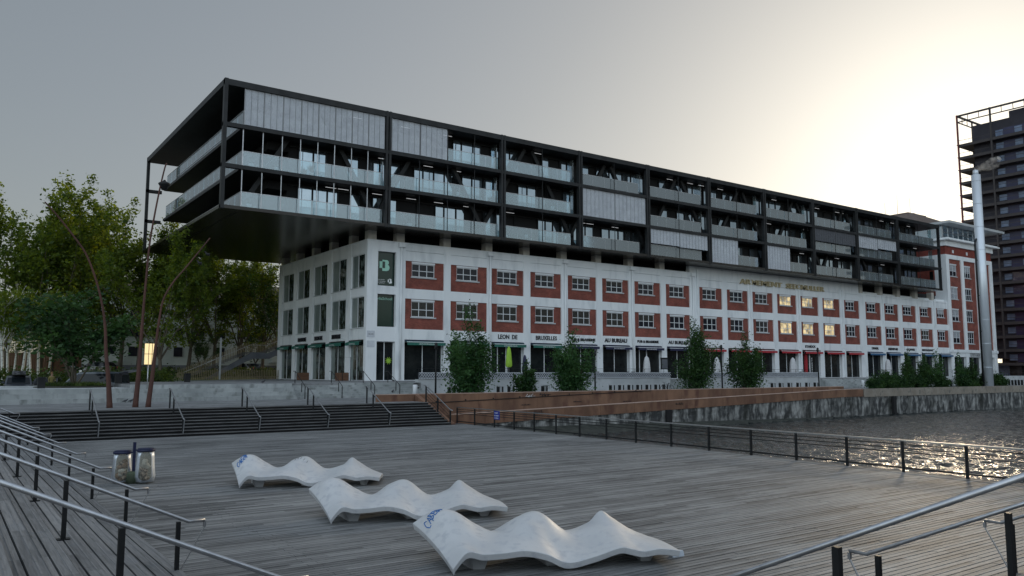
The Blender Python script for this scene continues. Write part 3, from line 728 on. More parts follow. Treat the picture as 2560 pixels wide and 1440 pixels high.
# mint letter emblem on the upper corner window
def emblem(x,z,s,y,parent,m_='mint'):
    e = MB()
    def P(pts): 
        n=len(pts); e.add([(x+a*s,y,z+b*s) for a,b in pts]+[(x+a*s,y+.01,z+b*s) for a,b in pts],[tuple(range(n)),tuple(range(2*n-1,n-1,-1))]+[(i,n+i,n+(i+1)%n,(i+1)%n) for i in range(n)])
    P([(-.5,-.25),(-.22,-.25),(-.22,.35),(-.5,.35)])
    P([(-.22,-.5),(.2,-.5),(.42,-.42),(.5,-.2),(.45,.0),(.32,.08),(.42,.2),(.40,.38),(.25,.5),(-.22,.5),(-.22,.35),(.05,.35),(.05,-.25),(-.22,-.25)])
    e.build('emblem', M[m_], parent)
emblem(B+2.15,14.35,1.15,FV+.42,wa); emblem(B+2.78,12.75,.48,FV+.42,wa,'white_letter')
for k,sx in enumerate((.85,.95,.9)): text(['Ionis pole','innovation','de gestion'][k], .16, 'white_letter', (B+1.3,FV+.42,12.82-.17*k), wa, depth=.005, width=sx)
text('ediaSchool', .40, 'mint', (B+1.3,FV+.42,10.78), wb, depth=.005, width=1.75)
dr_ = big_win(B+1.2,B+3.28,TER,6.5,FV+.4,wh,m_='shop_glass',mull=1,name='entrance_door')
sb = MB(); sb.lathe([(.02,-.02),(.28,-.02),(.28,.02),(.02,.02)],(0,0,0),14)
sunm = MB(); 
for k in range(10):
    t=2*math.pi*k/10; sunm.beam((B+2.75+.2*math.cos(t),FV+.41,4.55+.2*math.sin(t)),(B+2.75+.38*math.cos(t),FV+.41,4.55+.38*math.sin(t)),.05,.01,up=(0,1,0))
sunm.prism([(0,0),(0,0.001),(0.001,0)],0,.001) if False else None
dd = [(B+2.75+.24*math.cos(2*math.pi*k/14),FV+.405,4.55+.24*math.sin(2*math.pi*k/14)) for k in range(14)]
sunm.add(dd,[tuple(range(14))]); sunm.build('sun_sticker', M['lime_cloth'], dr_)
# shop fronts
def awning(x0,x1,m_,txt=None,parent=None,drop=.33):
    a = MB(); a.box(x0+.02,x1-.02,FV-.10,FV+.3,6.56,6.70); o = a.build('awning', M['navy' if m_!='red_cloth' else 'dark_steel'], parent)
    b_ = MB(); b_.hexa([(x0+.05,FV-.55,6.17+.33-drop),(x1-.05,FV-.55,6.17+.33-drop),(x1-.05,FV-.53,6.17+.33-drop),(x0+.05,FV-.53,6.17+.33-drop)],[(x0+.05,FV-.55,6.46),(x1-.05,FV-.55,6.46),(x1-.05,FV-.53,6.46),(x0+.05,FV-.53,6.46)])
    b_.add([(x0+.05,FV-.55,6.462),(x1-.05,FV-.55,6.462),(x1-.05,FV-.1,6.60),(x0+.05,FV-.1,6.60)],[(0,1,2,3)])
    b_.build('valance', M[m_], o)
    fr_ = MB(); fr_.box(x0,x1,FV-.58,FV-.50,6.463,6.53); fr_.build('front_bar', M['white_paint'], o)
    if txt: text(txt, .20, 'white_letter', ((x0+x1)/2-.9,FV-.556,6.24), o, depth=.004, width=1.8)
    return o
shopc = ['green_cloth','green_cloth','green_cloth','green_cloth','navy','navy','navy','navy','navy','red_cloth','red_cloth','red_cloth','red_cloth','red_cloth','red_cloth','blue_cloth','blue_cloth','blue_cloth','blue_cloth','blue_cloth']
shopc[8]='red_cloth'
for i,(a,c) in enumerate(bays):
    f = big_win(B+a,B+c,TER,6.55,FV+.42,wh,m_='shop_glass',mull=1,name='shop_window')
    t_ = {0:'LEON DE BRUXELLES',1:'LEON DE BRUXELLES',2:'LEON DE BRUXELLES',3:'LEON DE BRUXELLES',5:'AU BUREAU',6:'PUB & BRASSERIE'}.get(i)
    awning(B+a,B+c,shopc[i],t_,wh)
    # hazy things just behind the glass
    if i in (2,6,12):
        d_ = MB(); xx=B+a+1.0; d_.box(xx,xx+.09,FV+.36,FV+.42,TER,6.4); d_.box(xx+1.3,xx+1.39,FV+.36,FV+.42,TER,6.4); d_.box(xx,xx+1.39,FV+.36,FV+.42,TER+.02,TER+.12); d_.build('door_frame', M['white_paint'], f)
x = bays[12]; d_=MB(); d_.box(B+x[0]+.9,B+x[0]+1.7,FV+.36,FV+.40,TER+.2,6.2); d_.build('red_banner', M['red_cloth'], wh)
text('brasserie', .55, 'white_letter', (B+x[0]+3.0,FV+.40,3.0), wh, along=(0,0,1), up=(-1,0,0), width=2.6, depth=.01)
def sign(s,x0,x1,z,size,m_='black_letter',bold=.012,parent=wh): return text(s,size,m_,(B+x0,FV+.03,z),parent,width=x1-x0,bold=bold,depth=.06)
sign('LEON  DE',16.1,18.75,7.12,.68); sign('BRUXELLES',21.4,24.5,7.12,.66)
sign('PUB & BRASSERIE',26.6,30.5,7.14,.42,bold=.02); sign('AU BUREAU',32.0,35.8,7.08,.66,bold=.025); sign('PUB & BRASSERIE',37.6,41.4,7.14,.42,bold=.02); sign('AU BUREAU',43.2,47.0,7.08,.6,bold=.02)
sign('STARXX',72.9,75.6,7.12,.5,bold=.02)
sign('DINER',91.2,93.2,7.15,.5,bold=.02); sign('MEMPHIS',96.2,99.2,7.12,.5,bold=.02); sign('COFFEE',102,104.7,7.12,.5,bold=.02); sign('RESTAURANT',107.2,111.1,7.12,.45,bold=.02)
# quay name in raised metal capitals
text('ARMEMENT', 1.0, 'letter_metal', (92.5,FV-.12,15.98), wh, width=9.6, depth=.28, bold=.012)
text('SEEGMULLER', 1.0, 'letter_metal', (103.2,FV-.12,15.98), wh, width=9.6, depth=.28, bold=.012)
# downpipes with rainwater heads
for k,x in enumerate((3.8,14.9,26.0-.3,37.0-.3,48.0)):
    d_ = MB(); d_.tube([(B+x,FV-.14,TER+.1),(B+x,FV-.14,TOP-.4)],.10,10); d_.box(B+x-.38,B+x+.38,FV-.40,FV-.005,TOP-.42,TOP+.02); d_.build('downpipe', M['white_wall'], wh)
for x in (48.95,60.2,71.6,83.1):
    d_ = MB(); d_.box(B+x-.16,B+x+.16,FV-.22,FV-.003,TER+.1,16.6 if x>50 else 17.3); d_.build('downpipe', M['white_wall'], wh)
for x in (94.9,106.3,112.0): 
    d_ = MB(); d_.box(B+x-.14,B+x+.14,FV-.18,FV-.003,TER+.1,16.2); d_.build('downpipe', M['white_wall'], wh)
# street plates on the corner pier
pl = MB(); pl.box(B+.1,B+.95,FV-.03,FV-.002,6.9,7.55); pl.box(B+.1,B+.95,FV-.03,FV-.002,5.9,6.55); pl.build('street_plate', M['blind'], wh)
text('QUAI', .2, 'black_letter', (B+.25,FV-.035,7.15), wh, width=.55, depth=.004, name='plate_lettering')
# end wall windows
for fl,(z0,z1) in enumerate(((TER,6.7),(7.88,11.1),(12.05,15.5))):
    for j,(a,c) in enumerate(so):
        a = max(a,.62); f=MB(); t=.07; x=SU+.14
        f.box(x,x+.09,FV+a,FV+c,z0,z0+t); f.box(x,x+.09,FV+a,FV+c,z1-t,z1); f.box(x,x+.09,FV+a,FV+a+t,z0+t,z1-t); f.box(x,x+.09,FV+c-t,FV+c,z0+t,z1-t)
        ym=FV+a+(c-a)*.52; f.box(x-.01,x+.09,ym-.03,ym+.03,z0+t,z1-t)
        o=f.build('window', M['white_paint'], wh); p=MB(); p.box(x+.04,x+.05,FV+a+t,ym+(.0 if fl else .9),z0+t,z1-t); p.build('pane', M['side_glass'], o); p=MB(); p.box(x+.04,x+.05,ym+(.0 if fl else .9),FV+c-t,z0+t,z1-t); p.build('pane', M['side_glass_pale'], o)
        s_=MB(); s_.box(SU-.05,SU+.12,FV+a,FV+c,z0-.04,z0-.003) if fl else s_.box(SU+.1,SU+.12,FV+a,FV+c,z0+.002,z0+.02); s_.build('sill', M['concrete_pale'], o)
        if fl==0:
            g_=MB(); g_.box(SU-.08,SU+.3,FV+a,FV+c,6.5,6.64); go=g_.build('awning', M['dark_steel'], wh)
            g2=MB(); g2.box(SU-.50,SU-.46,FV+a,FV+c,6.12,6.42); g2.add([(SU-.48,FV+a,6.42),(SU-.48,FV+c,6.42),(SU-.05,FV+c,6.55),(SU-.05,FV+a,6.55)],[(0,1,2,3)]); g2.build('valance', M['green_cloth'], go)
            text('LEON DE BRUXELLES', .18,'white_letter',(SU-.51,FV+c-1.0,6.2),go,along=(0,-1,0),width=1.4,depth=.004)
for s_,y0,y1 in (('BRUXELLES',6.3,8.6),('LEON DE',11.3,13.6),('BRASSERIE',16.2,18.8)):
    text(s_, .62,'black_letter',(SU-.02,FV+y1,6.98),wh,along=(0,-1,0),width=y1-y0,bold=.02,depth=.06)
# stub blocks carrying the upper volume
for i_,(a,c) in enumerate([(0.0,1.2),(3.28,4.36)]+edges[:-1]):
    m_=(a+c)/2
    if RISE0 < m_ < RISE1: continue
    s_=MB(); s_.box(B+m_-.45,B+m_+.45,FV+.12,FV+1.0,TOP-.3 if m_<RISE1 else 16.0,17.795); s_.build('bearing_block', M['cream_stub'], wh)
for y in (5.0-.5,10.2-.4,15.4-.4,20.6-.4,25.2-.1):
    s_=MB(); s_.box(SU+.1,SU+.9,FV+y-.4,FV+y+.4,TOP-.1,17.795); s_.build('bearing_block', M['cream_stub'], wh)
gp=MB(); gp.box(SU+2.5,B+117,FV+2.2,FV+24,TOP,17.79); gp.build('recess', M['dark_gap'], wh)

# ================================================================ STEEL AND GLASS VOLUME
X0,X1,Y0,Y1,Z0,Z1 = 19.2,144.6,71.4,104.6,17.8,29.57
vol = root('office_volume', (60,80,17.8), 'long black steel and glass office volume cantilevered over the white warehouse', 'building')
fl = [(17.8,18.1),(21.5,21.86),(25.23,25.6)]
px_ = [19.2,35.15,49.2,60.35,71.5,83.0,94.8,106.4,118.1,130.2,144.2]
S = MB(); S.box(X0,X1,Y0,Y1,29.02,29.57); S.build('roof', M['frame_steel'], vol)
S = MB(); S.box(X0,X1,Y0,Y1,17.8,18.1); S.build('soffit', M['soffit'], vol)
for z0,z1 in fl[1:]:
    S = MB(); S.box(X0,X1,Y0,Y0+.45,z0,z1); S.box(X0,21,Y1-.4,Y1,z0,z1)
    S.box(20.9,X1,Y0+.46,102.6,z0+.06,z1-.02); S.build('floor_slab', M['frame_steel'], vol)
for i,x in enumerate(px_):
    for (dx) in ((0,) if i in (0,10) else (0,.36)):
        S = MB(); w_=.32 if i==0 else .24; S.box(x+dx,x+dx+w_,Y0-.035,Y0+.42,17.8-.02,29.60); S.build('post', M['frame_steel'], vol)
S = MB(); S.box(X0,X0+.32,Y1-.4,Y1+.03,17.78,29.6); S.build('post', M['frame_steel'], vol)
# inner dark enclosure with reflecting glazing
IY = 73.4
S = MB(); S.box(26,X1-4,IY+.3,100,18.1,29.02)
for z0,z1 in fl: S.box(24.0,26,IY+.3,98,z1+2.5,z1+3.3)
S.build('inner_wall', M['dark_gap'], vol)
rw2 = random.Random(5); wins = []
for f_,(z0,z1) in enumerate(fl):
    G = MB(); Fm = MB(); x = 27.0; Tl = MB()
    while x < X1-6:
        wdt = rw2.choice([.95,1.15,1.35]); 
        if rw2.random() < .78:
            (wins if f_*200+x < 1e9 else wins).append((x,wdt,z1))
        Fm.box(x-.09,x,IY+.1,IY+.28,z1,z1+3.3); x += wdt+.16
        if rw2.random()<.22: x += rw2.uniform(.8,2.4)
        if rw2.random()<.22: Tl.box(x-1.6,x-.5,IY-.4,IY-.36,z1+3.2,z1+3.23)
    Fm.box(26,X1-4,IY+.08,IY+.28,z1+3.02,z1+3.14)
    Fm.build('facade_frame', M['dark_steel'], vol); Tl.build('tube_lamps', M['tube_light'], vol)
    # side (u) face glazing seen at the open end
    G = MB()
    G.box(25.9,25.95,IY+2,IY+23,z1+.1,z1+2.6); G.build('side_glazing', M['window_glass'], vol)
    # partitions between balconies
    for x in px_[1:]: P_ = MB(); P_.box(x+.4,x+.5,Y0+1.6,IY+.2,z1,z1+3.35); P_.build('partition', M['rail_glass'] if f_ else M['dark_steel'], vol)
wins.sort(); Gr = MB()
for n_,(x,wd_,z_) in enumerate(wins):
    if n_ < 97: G = MB(); G.box(x,x+wd_,IY+.2,IY+.25,z_+.05,z_+3.0); G.build('glazing', M['mirror_glass'], vol)
    else: Gr.box(x,x+wd_,IY+.2,IY+.25,z_+.05,z_+3.0)
if Gr.v: Gr.build('glazing', M['mirror_glass'], vol)['kind'] = 'stuff'
for k,xa in enumerate((28.2,41.2,53.9,66.2,78.8,91.4,104.0,117.0)):
    for sgn in (-1,1):
        S = MB(); S.beam((xa+sgn*.5,IY-.5,28.9),(xa+sgn*6.9,IY-.5,18.15),.42,.42,up=(0,1,0)); S.build('brace', M['dark_steel'], vol)
# balustrades
def rails(x0,x1,z,parent,closed=False):
    a=MB(); n=max(2,round((x1-x0)/1.75)); st_=(x1-x0)/n
    for k in range(n): a.box(x0+st_*k+.015,x0+st_*(k+1)-.015,Y0+.55,Y0+.57,z+.06,z+1.42)
    o=a.build('balustrade', M['rail_glass'], parent)
    b_=MB(); b_.box(x0,x1,Y0+.53,Y0+.59,z+1.42,z+1.47)
    for k in range(n+1): b_.box(x0+st_*k-.012,x0+st_*k+.012,Y0+.54,Y0+.58,z+.0,z+1.42)
    b_.build('top_rail', M['steel_rail'], o)
    c_=MB(); c_.box(x0,x1,Y0+.50,Y0+.54,z-.12,z-.06)
    for k in range(n): c_.box(x0+st_*(k+.5)-.04,x0+st_*(k+.5)+.04,Y0+.44,Y0+.54,z-.2,z+.05)
    c_.build('bracket', M['dark_steel'], o)
for f_,(z0,z1) in enumerate(fl):
    for i in range(10):
        xa = px_[i]+(.75 if i else 1.9); xb = px_[i+1]-(.9 if i>1 else .1)
        rails(xa,xb,z1,vol)
    # end balustrade on the cantilevered side, and along the back
    a=MB(); n=16
    ya,yb=Y0+.6,102.0
    for k in range(n): a.box(21.09,21.11,ya+(yb-ya)*k/n+.02,ya+(yb-ya)*(k+1)/n-.02,z1+.06,z1+1.42)
    for k in range(3): a.box(21.1+1.7*k+.02,21.1+1.7*(k+1)-.02,yb,yb+.02,z1+.06,z1+1.42)
    o=a.build('balustrade', M['rail_glass'], vol)
    b_=MB(); b_.box(21.07,21.13,ya,yb,z1+1.42,z1+1.47); b_.box(21.1,26.2,yb-.03,yb+.03,z1+1.421,z1+1.469)
    for k in range(0,n+1,2): b_.box(21.08,21.12,ya+(yb-ya)*k/n-.015,ya+(yb-ya)*k/n+.015,z1,z1+1.42)
    b_.build('top_rail', M['steel_rail'], o)
    c_=MB(); c_.box(20.95,21.0,ya,yb,z1-.3,z1-.18); c_.box(20.3,20.36,ya+3,yb-9,z0-.12,z0-.05) if f_ else None; c_.build('edge_strip', M['steel_rail'], o)
# thin guide poles and outside blinds
def blind(x0,x1,z0,z1,m_='blind',y=Y0+.18,parent=vol):
    a=MB(); z=z1; k=0
    nseg=max(1,round((x1-x0)/.62))
    while z-.085>z0:
        a.add([(x0+.03,y-.02,z-.088),(x1-.03,y-.02,z-.088),(x1-.03,y+.012,z-.006),(x0+.03,y+.012,z-.006)],[(0,1,2,3)]); z-=.085
    o=a.build('blind', M[m_], parent)
    c_=MB()
    for k in range(nseg+1): xx=x0+.04+(x1-x0-.08)*k/nseg; c_.box(xx-.008,xx+.008,y-.045,y-.037,z0,z1)
    c_.build('blind_cord', M['dark_steel'], o); e_=MB(); e_.box(x0,x0+.035,y-.03,y+.03,z0-.02,z1); e_.build('blind_guide', M['steel_rail'], o)
gx=[21.05,22.85,24.65,26.4,28.1,29.8,31.55,33.3,35.1]
for f_ in (0,1):
    for x in gx[:-1]: P_=MB(); P_.box(x-.035,x+.035,Y0+.2,Y0+.27,fl[f_][1],fl[f_+1][0]); P_.build('guide_pole', M['steel_rail'], vol)
for k in range(8): blind(gx[k],gx[k+1],25.62,29.0)
blind(35.85,39.1,25.62,29.0); blind(39.15,42.4,25.62,29.0)
for f_,(z0,z1) in enumerate(fl):
    for i in range(1,10):
        n=4 if i==1 else 2
        for k in range(1,n): xx=px_[i]+.6+(px_[i+1]-px_[i]-.6)*k/n; P_=MB(); P_.box(xx-.035,xx+.035,Y0+.2,Y0+.26,z1,z1+3.4); P_.build('guide_pole', M['dark_steel'], vol)
def hb(i,k,f_,lo=0.,m_='blind'):
    xa,xb=px_[i]+.65,px_[i+1]-.05; xm=(xa+xb)/2; z0=fl[f_][1]; h=3.42
    blind(*( (xa,xm) if k==0 else (xm,xb)), z0+h*lo, z0+h, m_)
hb(3,0,1); hb(3,1,1); hb(4,0,0,.45); hb(4,1,0,.42); hb(5,0,0); hb(6,0,0); hb(7,0,1,.42,'blind_dark'); hb(7,1,1,.42,'blind_dark'); hb(8,0,1,.42); hb(8,1,1,.5)
# terrace things behind the glass: each its own object
def chair(x,y,z,label,rz=0,m_='white_paint'):
    r=root('chair',(x,y,z),label,'chair','chairs on the office balconies')
    a=MB(); a.box(x-.22,x+.22,y-.22,y+.22,z+.42,z+.46); a.build('seat',M[m_],r)
    a=MB(); a.box(x-.22,x+.22,y+.19,y+.22,z+.46,z+.88); a.build('backrest',M[m_],r)
    for sx in (-.2,.2):
        for sy in (-.2,.2): a=MB(); a.beam((x+sx*1.1,y+sy*1.1,z),(x+sx,y+sy,z+.42),.03,.03); a.build('leg',M[m_],r)
ch=[(x,y,f) for x,y,f in ((44.5,72.55,1),(46.6,72.7,1),(62,72.55,1),(50.5,72.6,0),(53.6,72.5,0),(56.2,72.7,0),(62.3,72.6,0),(64.7,72.5,0),(73.4,72.6,1),(76.1,72.55,1),(84.5,72.55,1),(86.8,72.6,1))]
cl_=['white chair, left of two on the middle balcony left of the second steel post pair','white chair, right of two on the middle balcony left of the second steel post pair','white chair just past the third post pair, half hidden by the half lowered blind side',
'leftmost white chair on the lowest balcony of the third bay','second white chair from the left on lowest balcony of the third bay','third white chair from the left on lowest balcony of the third bay','white chair on the lowest balcony of the fourth bay, nearer its left post','white chair on the lowest balcony of the fourth bay, nearer the middle pole',
'white chair on the middle balcony of the fifth bay, nearer its left post','white chair on the middle balcony of the fifth bay, nearer the middle pole','white chair on the middle balcony of the sixth bay, nearer its left post','white chair on the middle balcony of the sixth bay, nearer the middle pole']
ch[2]=(57.5,72.6,1); cl_[2]='white chair on the middle balcony of the third bay, near its right end'
for (x,y,f_),l_ in zip(ch,cl_): chair(x,y,fl[f_][1],l_)
def pot_plant(x,y,z,h,label,pot='white_paint',lm='leaf_dark'):
    r=root('potted_plant',(x,y,z),label,'potted plant'); a=MB(); a.lathe([(.16,0),(.26,.55),(.24,.56)],(x,y,z),12); a.build('pot',M[pot],r)
    a=MB()
    for k in range(46):
        t=random.uniform(0,6.28); l=random.uniform(.5,1)*h; q=Vector((x+math.cos(t)*l*.45,y+math.sin(t)*l*.45,z+.5+l*random.uniform(.5,1)))
        s_=Vector((x,y,z+.5)); w_=Vector((-math.sin(t),math.cos(t),0))*.04; m_=(s_+q)/2+Vector((0,0,.12)); a.add([s_,m_-w_,q,m_+w_],[(0,1,2,3)])
    a.build('leaves',M[lm],r)
pot_plant(22.2,72.6,fl[1][1],1.1,'spiky potted plant on the middle balcony near the cantilevered corner')
pot_plant(22.1,72.7,fl[0][1],1.0,'bushy potted plant on lowest balcony near the cantilevered corner')
pot_plant(27.9,72.7,fl[1][1],1.3,'tall potted palm on the middle balcony of the cantilevered bay')
pot_plant(24.5,72.6,fl[1][1],.5,'white tapered pot on the middle balcony of the cantilevered bay')
pot_plant(38.6,72.7,fl[0][1],1.0,'potted plant on the lowest balcony just past the second steel post')
pot_plant(41.0,72.7,fl[0][1],1.1,'leafy potted plant on lowest balcony, under the end of the blinds','planter_wood')
# ================================================================ BRICK TOWER
tv = 74.0
bt = root('brick_tower', (160,tv,TER), 'tall red brick tower with white pilasters and a glazed rooftop pavilion', 'building')
W = MB()
for a,c in ((151.6,152.75),(157.25,158.3),(163.05,164.0),(168.7,169.85)): W.box(a,c,tv,tv+.8,TER-.3,24.5)
W.box(151.6,169.85,tv+.0,tv+.8,24.502,25.3); W.box(151.45,170.0,tv-.15,tv+.8,7.0,7.55); W.box(152.76,168.69,tv+.03,tv+.8,6.2,7.0)
W.box(151.6,152.2,tv+.81,tv+24,16.0,25.3); W.box(151.6,152.2,tv+1,tv+24,TER,16)
W.box(151.4,170.1,tv-.2,tv+24,26.9,27.9); W.box(150.9,171.4,tv-1.0,tv+24.6,27.9,28.15); W.box(151.1,171.1,tv-.7,tv+24.4,28.15,28.36)
W.build('wall', M['white_wall'], bt)
K = MB(); K.box(151.7,169.7,tv+.1,tv+23.8,25.3,26.9); K.box(169.3,169.8,tv+.8,tv+23.8,TER,25.3); K.box(151.55,151.6,tv+2.2,tv+22,17.6,24.3)
K.build('brick_wall', M['brick_dark'], bt)
for a,c in ((152.75,157.25),(158.3,163.05),(164.0,168.7)):
    w0 = a+ (.55 if a<158 else .35); w1 = w0+2.5
    lv = [8.75,12.85,17.0,21.3]
    K = MB(); y=tv+.22
    K.box(a,w0,y,y+.4,7.55,24.5); K.box(w1,c,y,y+.4,7.55,24.5)
    zz = 7.55
    for z in lv: K.box(w0,w1,y,y+.4,zz,z); zz = z+2.35
    K.box(w0,w1,y,y+.4,zz,24.5); K.build('brick_panel', M['brick'], bt)
    for k,z in enumerate(lv): window(w0,w1,z,z+2.15,y+.06,bt,shut={8.75:.55,12.85:.65,17.0:1.0,21.3:.55}[z] if a<158 else (.5 if (k==3 and a<163) else 0),wide=a>158)
    K = MB(); K.box(w0+1.0,w0+1.6,tv+.06,tv+.1,25.7,26.3); K.build('small_window', M['white_paint'], bt)
    big_win(a,c,TER,6.2,tv+.4,bt,m_='shop_glass',mull=1,name='shop_window')
text("L'ISTGER",.75,'black_letter',(159.0,tv-.0,6.35),bt,width=3.6,bold=.01,depth=.05)
pb = MB(); pb.box(158.7,163,tv-.02,tv+.02,6.2,6.98); pb.build('fascia_sign', M['concrete_pale'], bt)
P_=MB(); P_.box(152.8,168.6,tv+.9,tv+.94,28.4,31.0); P_.box(152.8,152.84,tv+.95,tv+21,28.4,31.0); P_.box(168.56,168.6,tv+.95,tv+21,28.4,31.0); P_.build('pavilion_glazing', M['penthouse_glass'], bt)
P_=MB()
for k in range(9): P_.box(152.75+1.97*k,152.85+1.97*k,tv+.82,tv+.9,28.37,31.0)
P_.box(152.75,168.6,tv+.8,tv+.88,29.65,29.72)
for k in range(8): P_.box(152.72,152.8,tv+.95+2.6*k,tv+1.03+2.6*k,28.37,31.0)
P_.build('pavilion_frame', M['steel_rail'], bt)
P_=MB(); P_.box(154,167.5,tv+4,tv+19,28.36,31.0); P_.build('pavilion_core', M['tower_slab'], bt)
P_=MB(); P_.box(151.3,173.4,tv-1.2,tv+23,31.05,31.5); P_.build('roof', M['concrete_pale'], bt)
P_=MB(); P_.hexa([(152,80,31.5),(172,80,31.5),(172,94,31.5),(152,94,31.5)],[(156,82,34.9),(171,82,34.2),(171,92,34.2),(156,92,34.9)]); P_.box(156,163,83,90,34.9,35.2); P_.build('roof_lantern', M['roof_tile'], bt)
for x,z in ((152.9,37.2),(157.6,39.4),(162.5,39.4)):
    P_=MB(); P_.tube([(x,86,31.5),(x,86,z)],[.07,.03],6); P_.build('antenna', M['dark_steel'], bt)

# ================================================================ CHIMNEY + SMOKE
cx, cy = 118.7, 53.1
ch_ = root('chimney', (cx,cy,MID), 'tall shiny steel chimney with a thin flue beside it', 'chimney')
a = MB(); a.tube([(cx,cy,MID),(cx,cy,31.3)],[.64,.59],24); a.build('stack', M['chimney_steel'], ch_)
a = MB(); a.tube([(cx,cy,31.3),(cx,cy,32.0)],.36,16)
for k in range(9): a.tube([(cx,cy,4+3.3*k),(cx,cy,4.05+3.3*k)],.655-.006*k,24)
a.build('collar', M['chimney_steel'], ch_)
a = MB(); a.tube([(cx-.83,cy+.3,MID),(cx-.83,cy+.3,21.5),(cx-.55,cy+.2,22.1)],.13,8); a.build('side_flue', M['dark_steel'], ch_)
a = MB()
for z in (4.6,9,14,19): a.box(cx-.9,cx-.5,cy+.2,cy+.35,z,z+.1)
for k in range(60): a.box(cx+.70,cx+.76,cy-.2,cy+.2,3+.36*k,3.03+.36*k)
a.build('ladder', M['dark_steel'], ch_)
sm = bpy.data.materials.new('smoke'); sm.use_nodes=True; nt=sm.node_tree; nt.nodes.clear()
o_=nd(nt,'ShaderNodeOutputMaterial'); vp=nd(nt,'ShaderNodeVolumePrincipled'); vp.inputs['Color'].default_value=(.95,.93,.9,1); vp.inputs['Anisotropy'].default_value=.3
tc=nd(nt,'ShaderNodeTexCoord'); nn=nd(nt,'ShaderNodeTexNoise'); nn.inputs['Scale'].default_value=1.6; nn.inputs['Detail'].default_value=4; rr3=nd(nt,'ShaderNodeMapRange'); rr3.inputs[1].default_value=.47; rr3.inputs[2].default_value=.8; rr3.inputs[3].default_value=0; rr3.inputs[4].default_value=1.5
nt.links.new(tc.outputs['Object'],nn.inputs['Vector']); nt.links.new(nn.outputs[0],rr3.inputs[0]); nt.links.new(rr3.outputs[0],vp.inputs['Density']); nt.links.new(vp.outputs[0],o_.inputs['Volume'])
a = MB(); a.tube([(cx,cy,32.02),(cx+.5,cy-.35,32.35),(cx+1.3,cy-1.0,32.6),(cx+2.1,cy-1.7,33.1),(cx+2.6,cy-2.1,33.7)],[.25,.55,.75,.9,.35],12)
s_o = a.build('smoke', sm, loc=(cx,cy,32)); tag(s_o,'wisp of pale smoke drifting right from the chimney top','smoke',kind='stuff')

# ================================================================ BLACK TOWER (behind, right)
tx, ty = 193.0, 89.9
bk = root('black_tower', (tx+15,ty-20,MID), 'dark high-rise tower with projecting floor slabs at the right edge', 'building')
ZF = [62.2-3.02*k for k in range(20)]
D = MB(); D.box(tx+1.9,tx+26,ty-62,ty-2.7,6.5,61.0); D.box(tx+1.9,tx+20,ty-62,ty-10.6,61.0,62.5); D.build('body', M['tower_body'], bk)
D = MB()
for z in ZF[1:-1]:
    D.box(tx,tx+30,ty-66,ty,z-3.02+.0,z-3.02+.62)
D.build('floor_slab', M['tower_slab'], bk)
D = MB()
for k in range(9):
    y = ty-7.35*k; D.box(tx-.12,tx+.22,y-.22,y+.12,6.5,63.9)
for k in range(1,4): D.box(tx+7.35*k,tx+7.35*k+.3,ty-.15,ty+.12,6.5,63.9)
D.build('column', M['tower_slab'], bk)
D = MB(); D.box(tx-.16,tx-.121,ty-.2,ty+.1,6.5,63.9); D.build('red_corner', M['tower_fin'], bk)
D = MB(); D.box(tx-.1,tx+.3,ty-66,ty,63.5,63.85); D.box(tx,tx+29,ty-.3,ty+.1,63.5,63.85); D.box(tx-.05,tx+.2,ty-66,ty,62.1,62.3); D.box(tx,tx+29,ty-.2,ty,62.1,62.3)
for k in range(26): D.box(tx-.02,tx+.12,ty-2.45*k-.1,ty-2.45*k,62.3,63.5)
for k in range(12): D.box(tx+2.45*k,tx+2.45*k+.1,ty-.15,ty-.02,62.3,63.5)
D.build('roof_frame', M['tower_slab'], bk)
for k,z in enumerate(ZF[1:]):
    D = MB()
    D.box(tx-.02,tx+.06,ty-66,ty-.3,z-3.02+.62,z-3.02+1.55) if False else None
    for j in range(27): D.box(tx+.02,tx+.06,ty-2.45*j-.04,ty-2.45*j,z-2.4,z-1.5)
    D.box(tx+.01,tx+.07,ty-66,ty-.1,z-1.52,z-1.44); D.box(tx-.75,tx,ty-.12,ty,z-3.02+.3,z-3.02+.45); D.build('railing', M['tower_slab'], bk)
rb = random.Random(9); far_w = []
for k,z in enumerate(ZF[1:-1]):
    Bp = MB(); Bp.box(tx+1.82,tx+1.9,ty-61,ty-9.2,z-2.3,z-.3); Bp.build('coloured_panel', M['tower_blue'], bk); Gf = MB()
    for j in range(13):
        y = ty-7.4-4.0*j
        if rb.random() > .8: continue
        (G := MB() if j < 5 else Gf).box(tx+1.72,tx+1.8,y-1.8,y-.2,z-1.9,z-.55)
        if j < 5: G.build('window', M['tower_glass'], bk)
    far_w.append(Gf)
Gf = MB()
for q in far_w: Gf.add(q.v, q.f)
Gf.build('window', M['tower_glass'], bk)['kind'] = 'stuff'
D = MB()
for k in range(9): D.box(tx+2,tx+2.6,ty-7.35*k-2.4,ty-7.35*k-1.4,MID,6.5)
D.box(tx+4,tx+24,ty-62,ty-5,MID,6.5); D.build('ground_floor', M['tower_slab'], bk)
for k in range(8): D = MB(); D.box(tx+3.7,tx+3.95,ty-7.35*k-6.5,ty-7.35*k-3.0,MID+.3,5.2); D.build('ground_glazing', M['tower_glass'], bk)

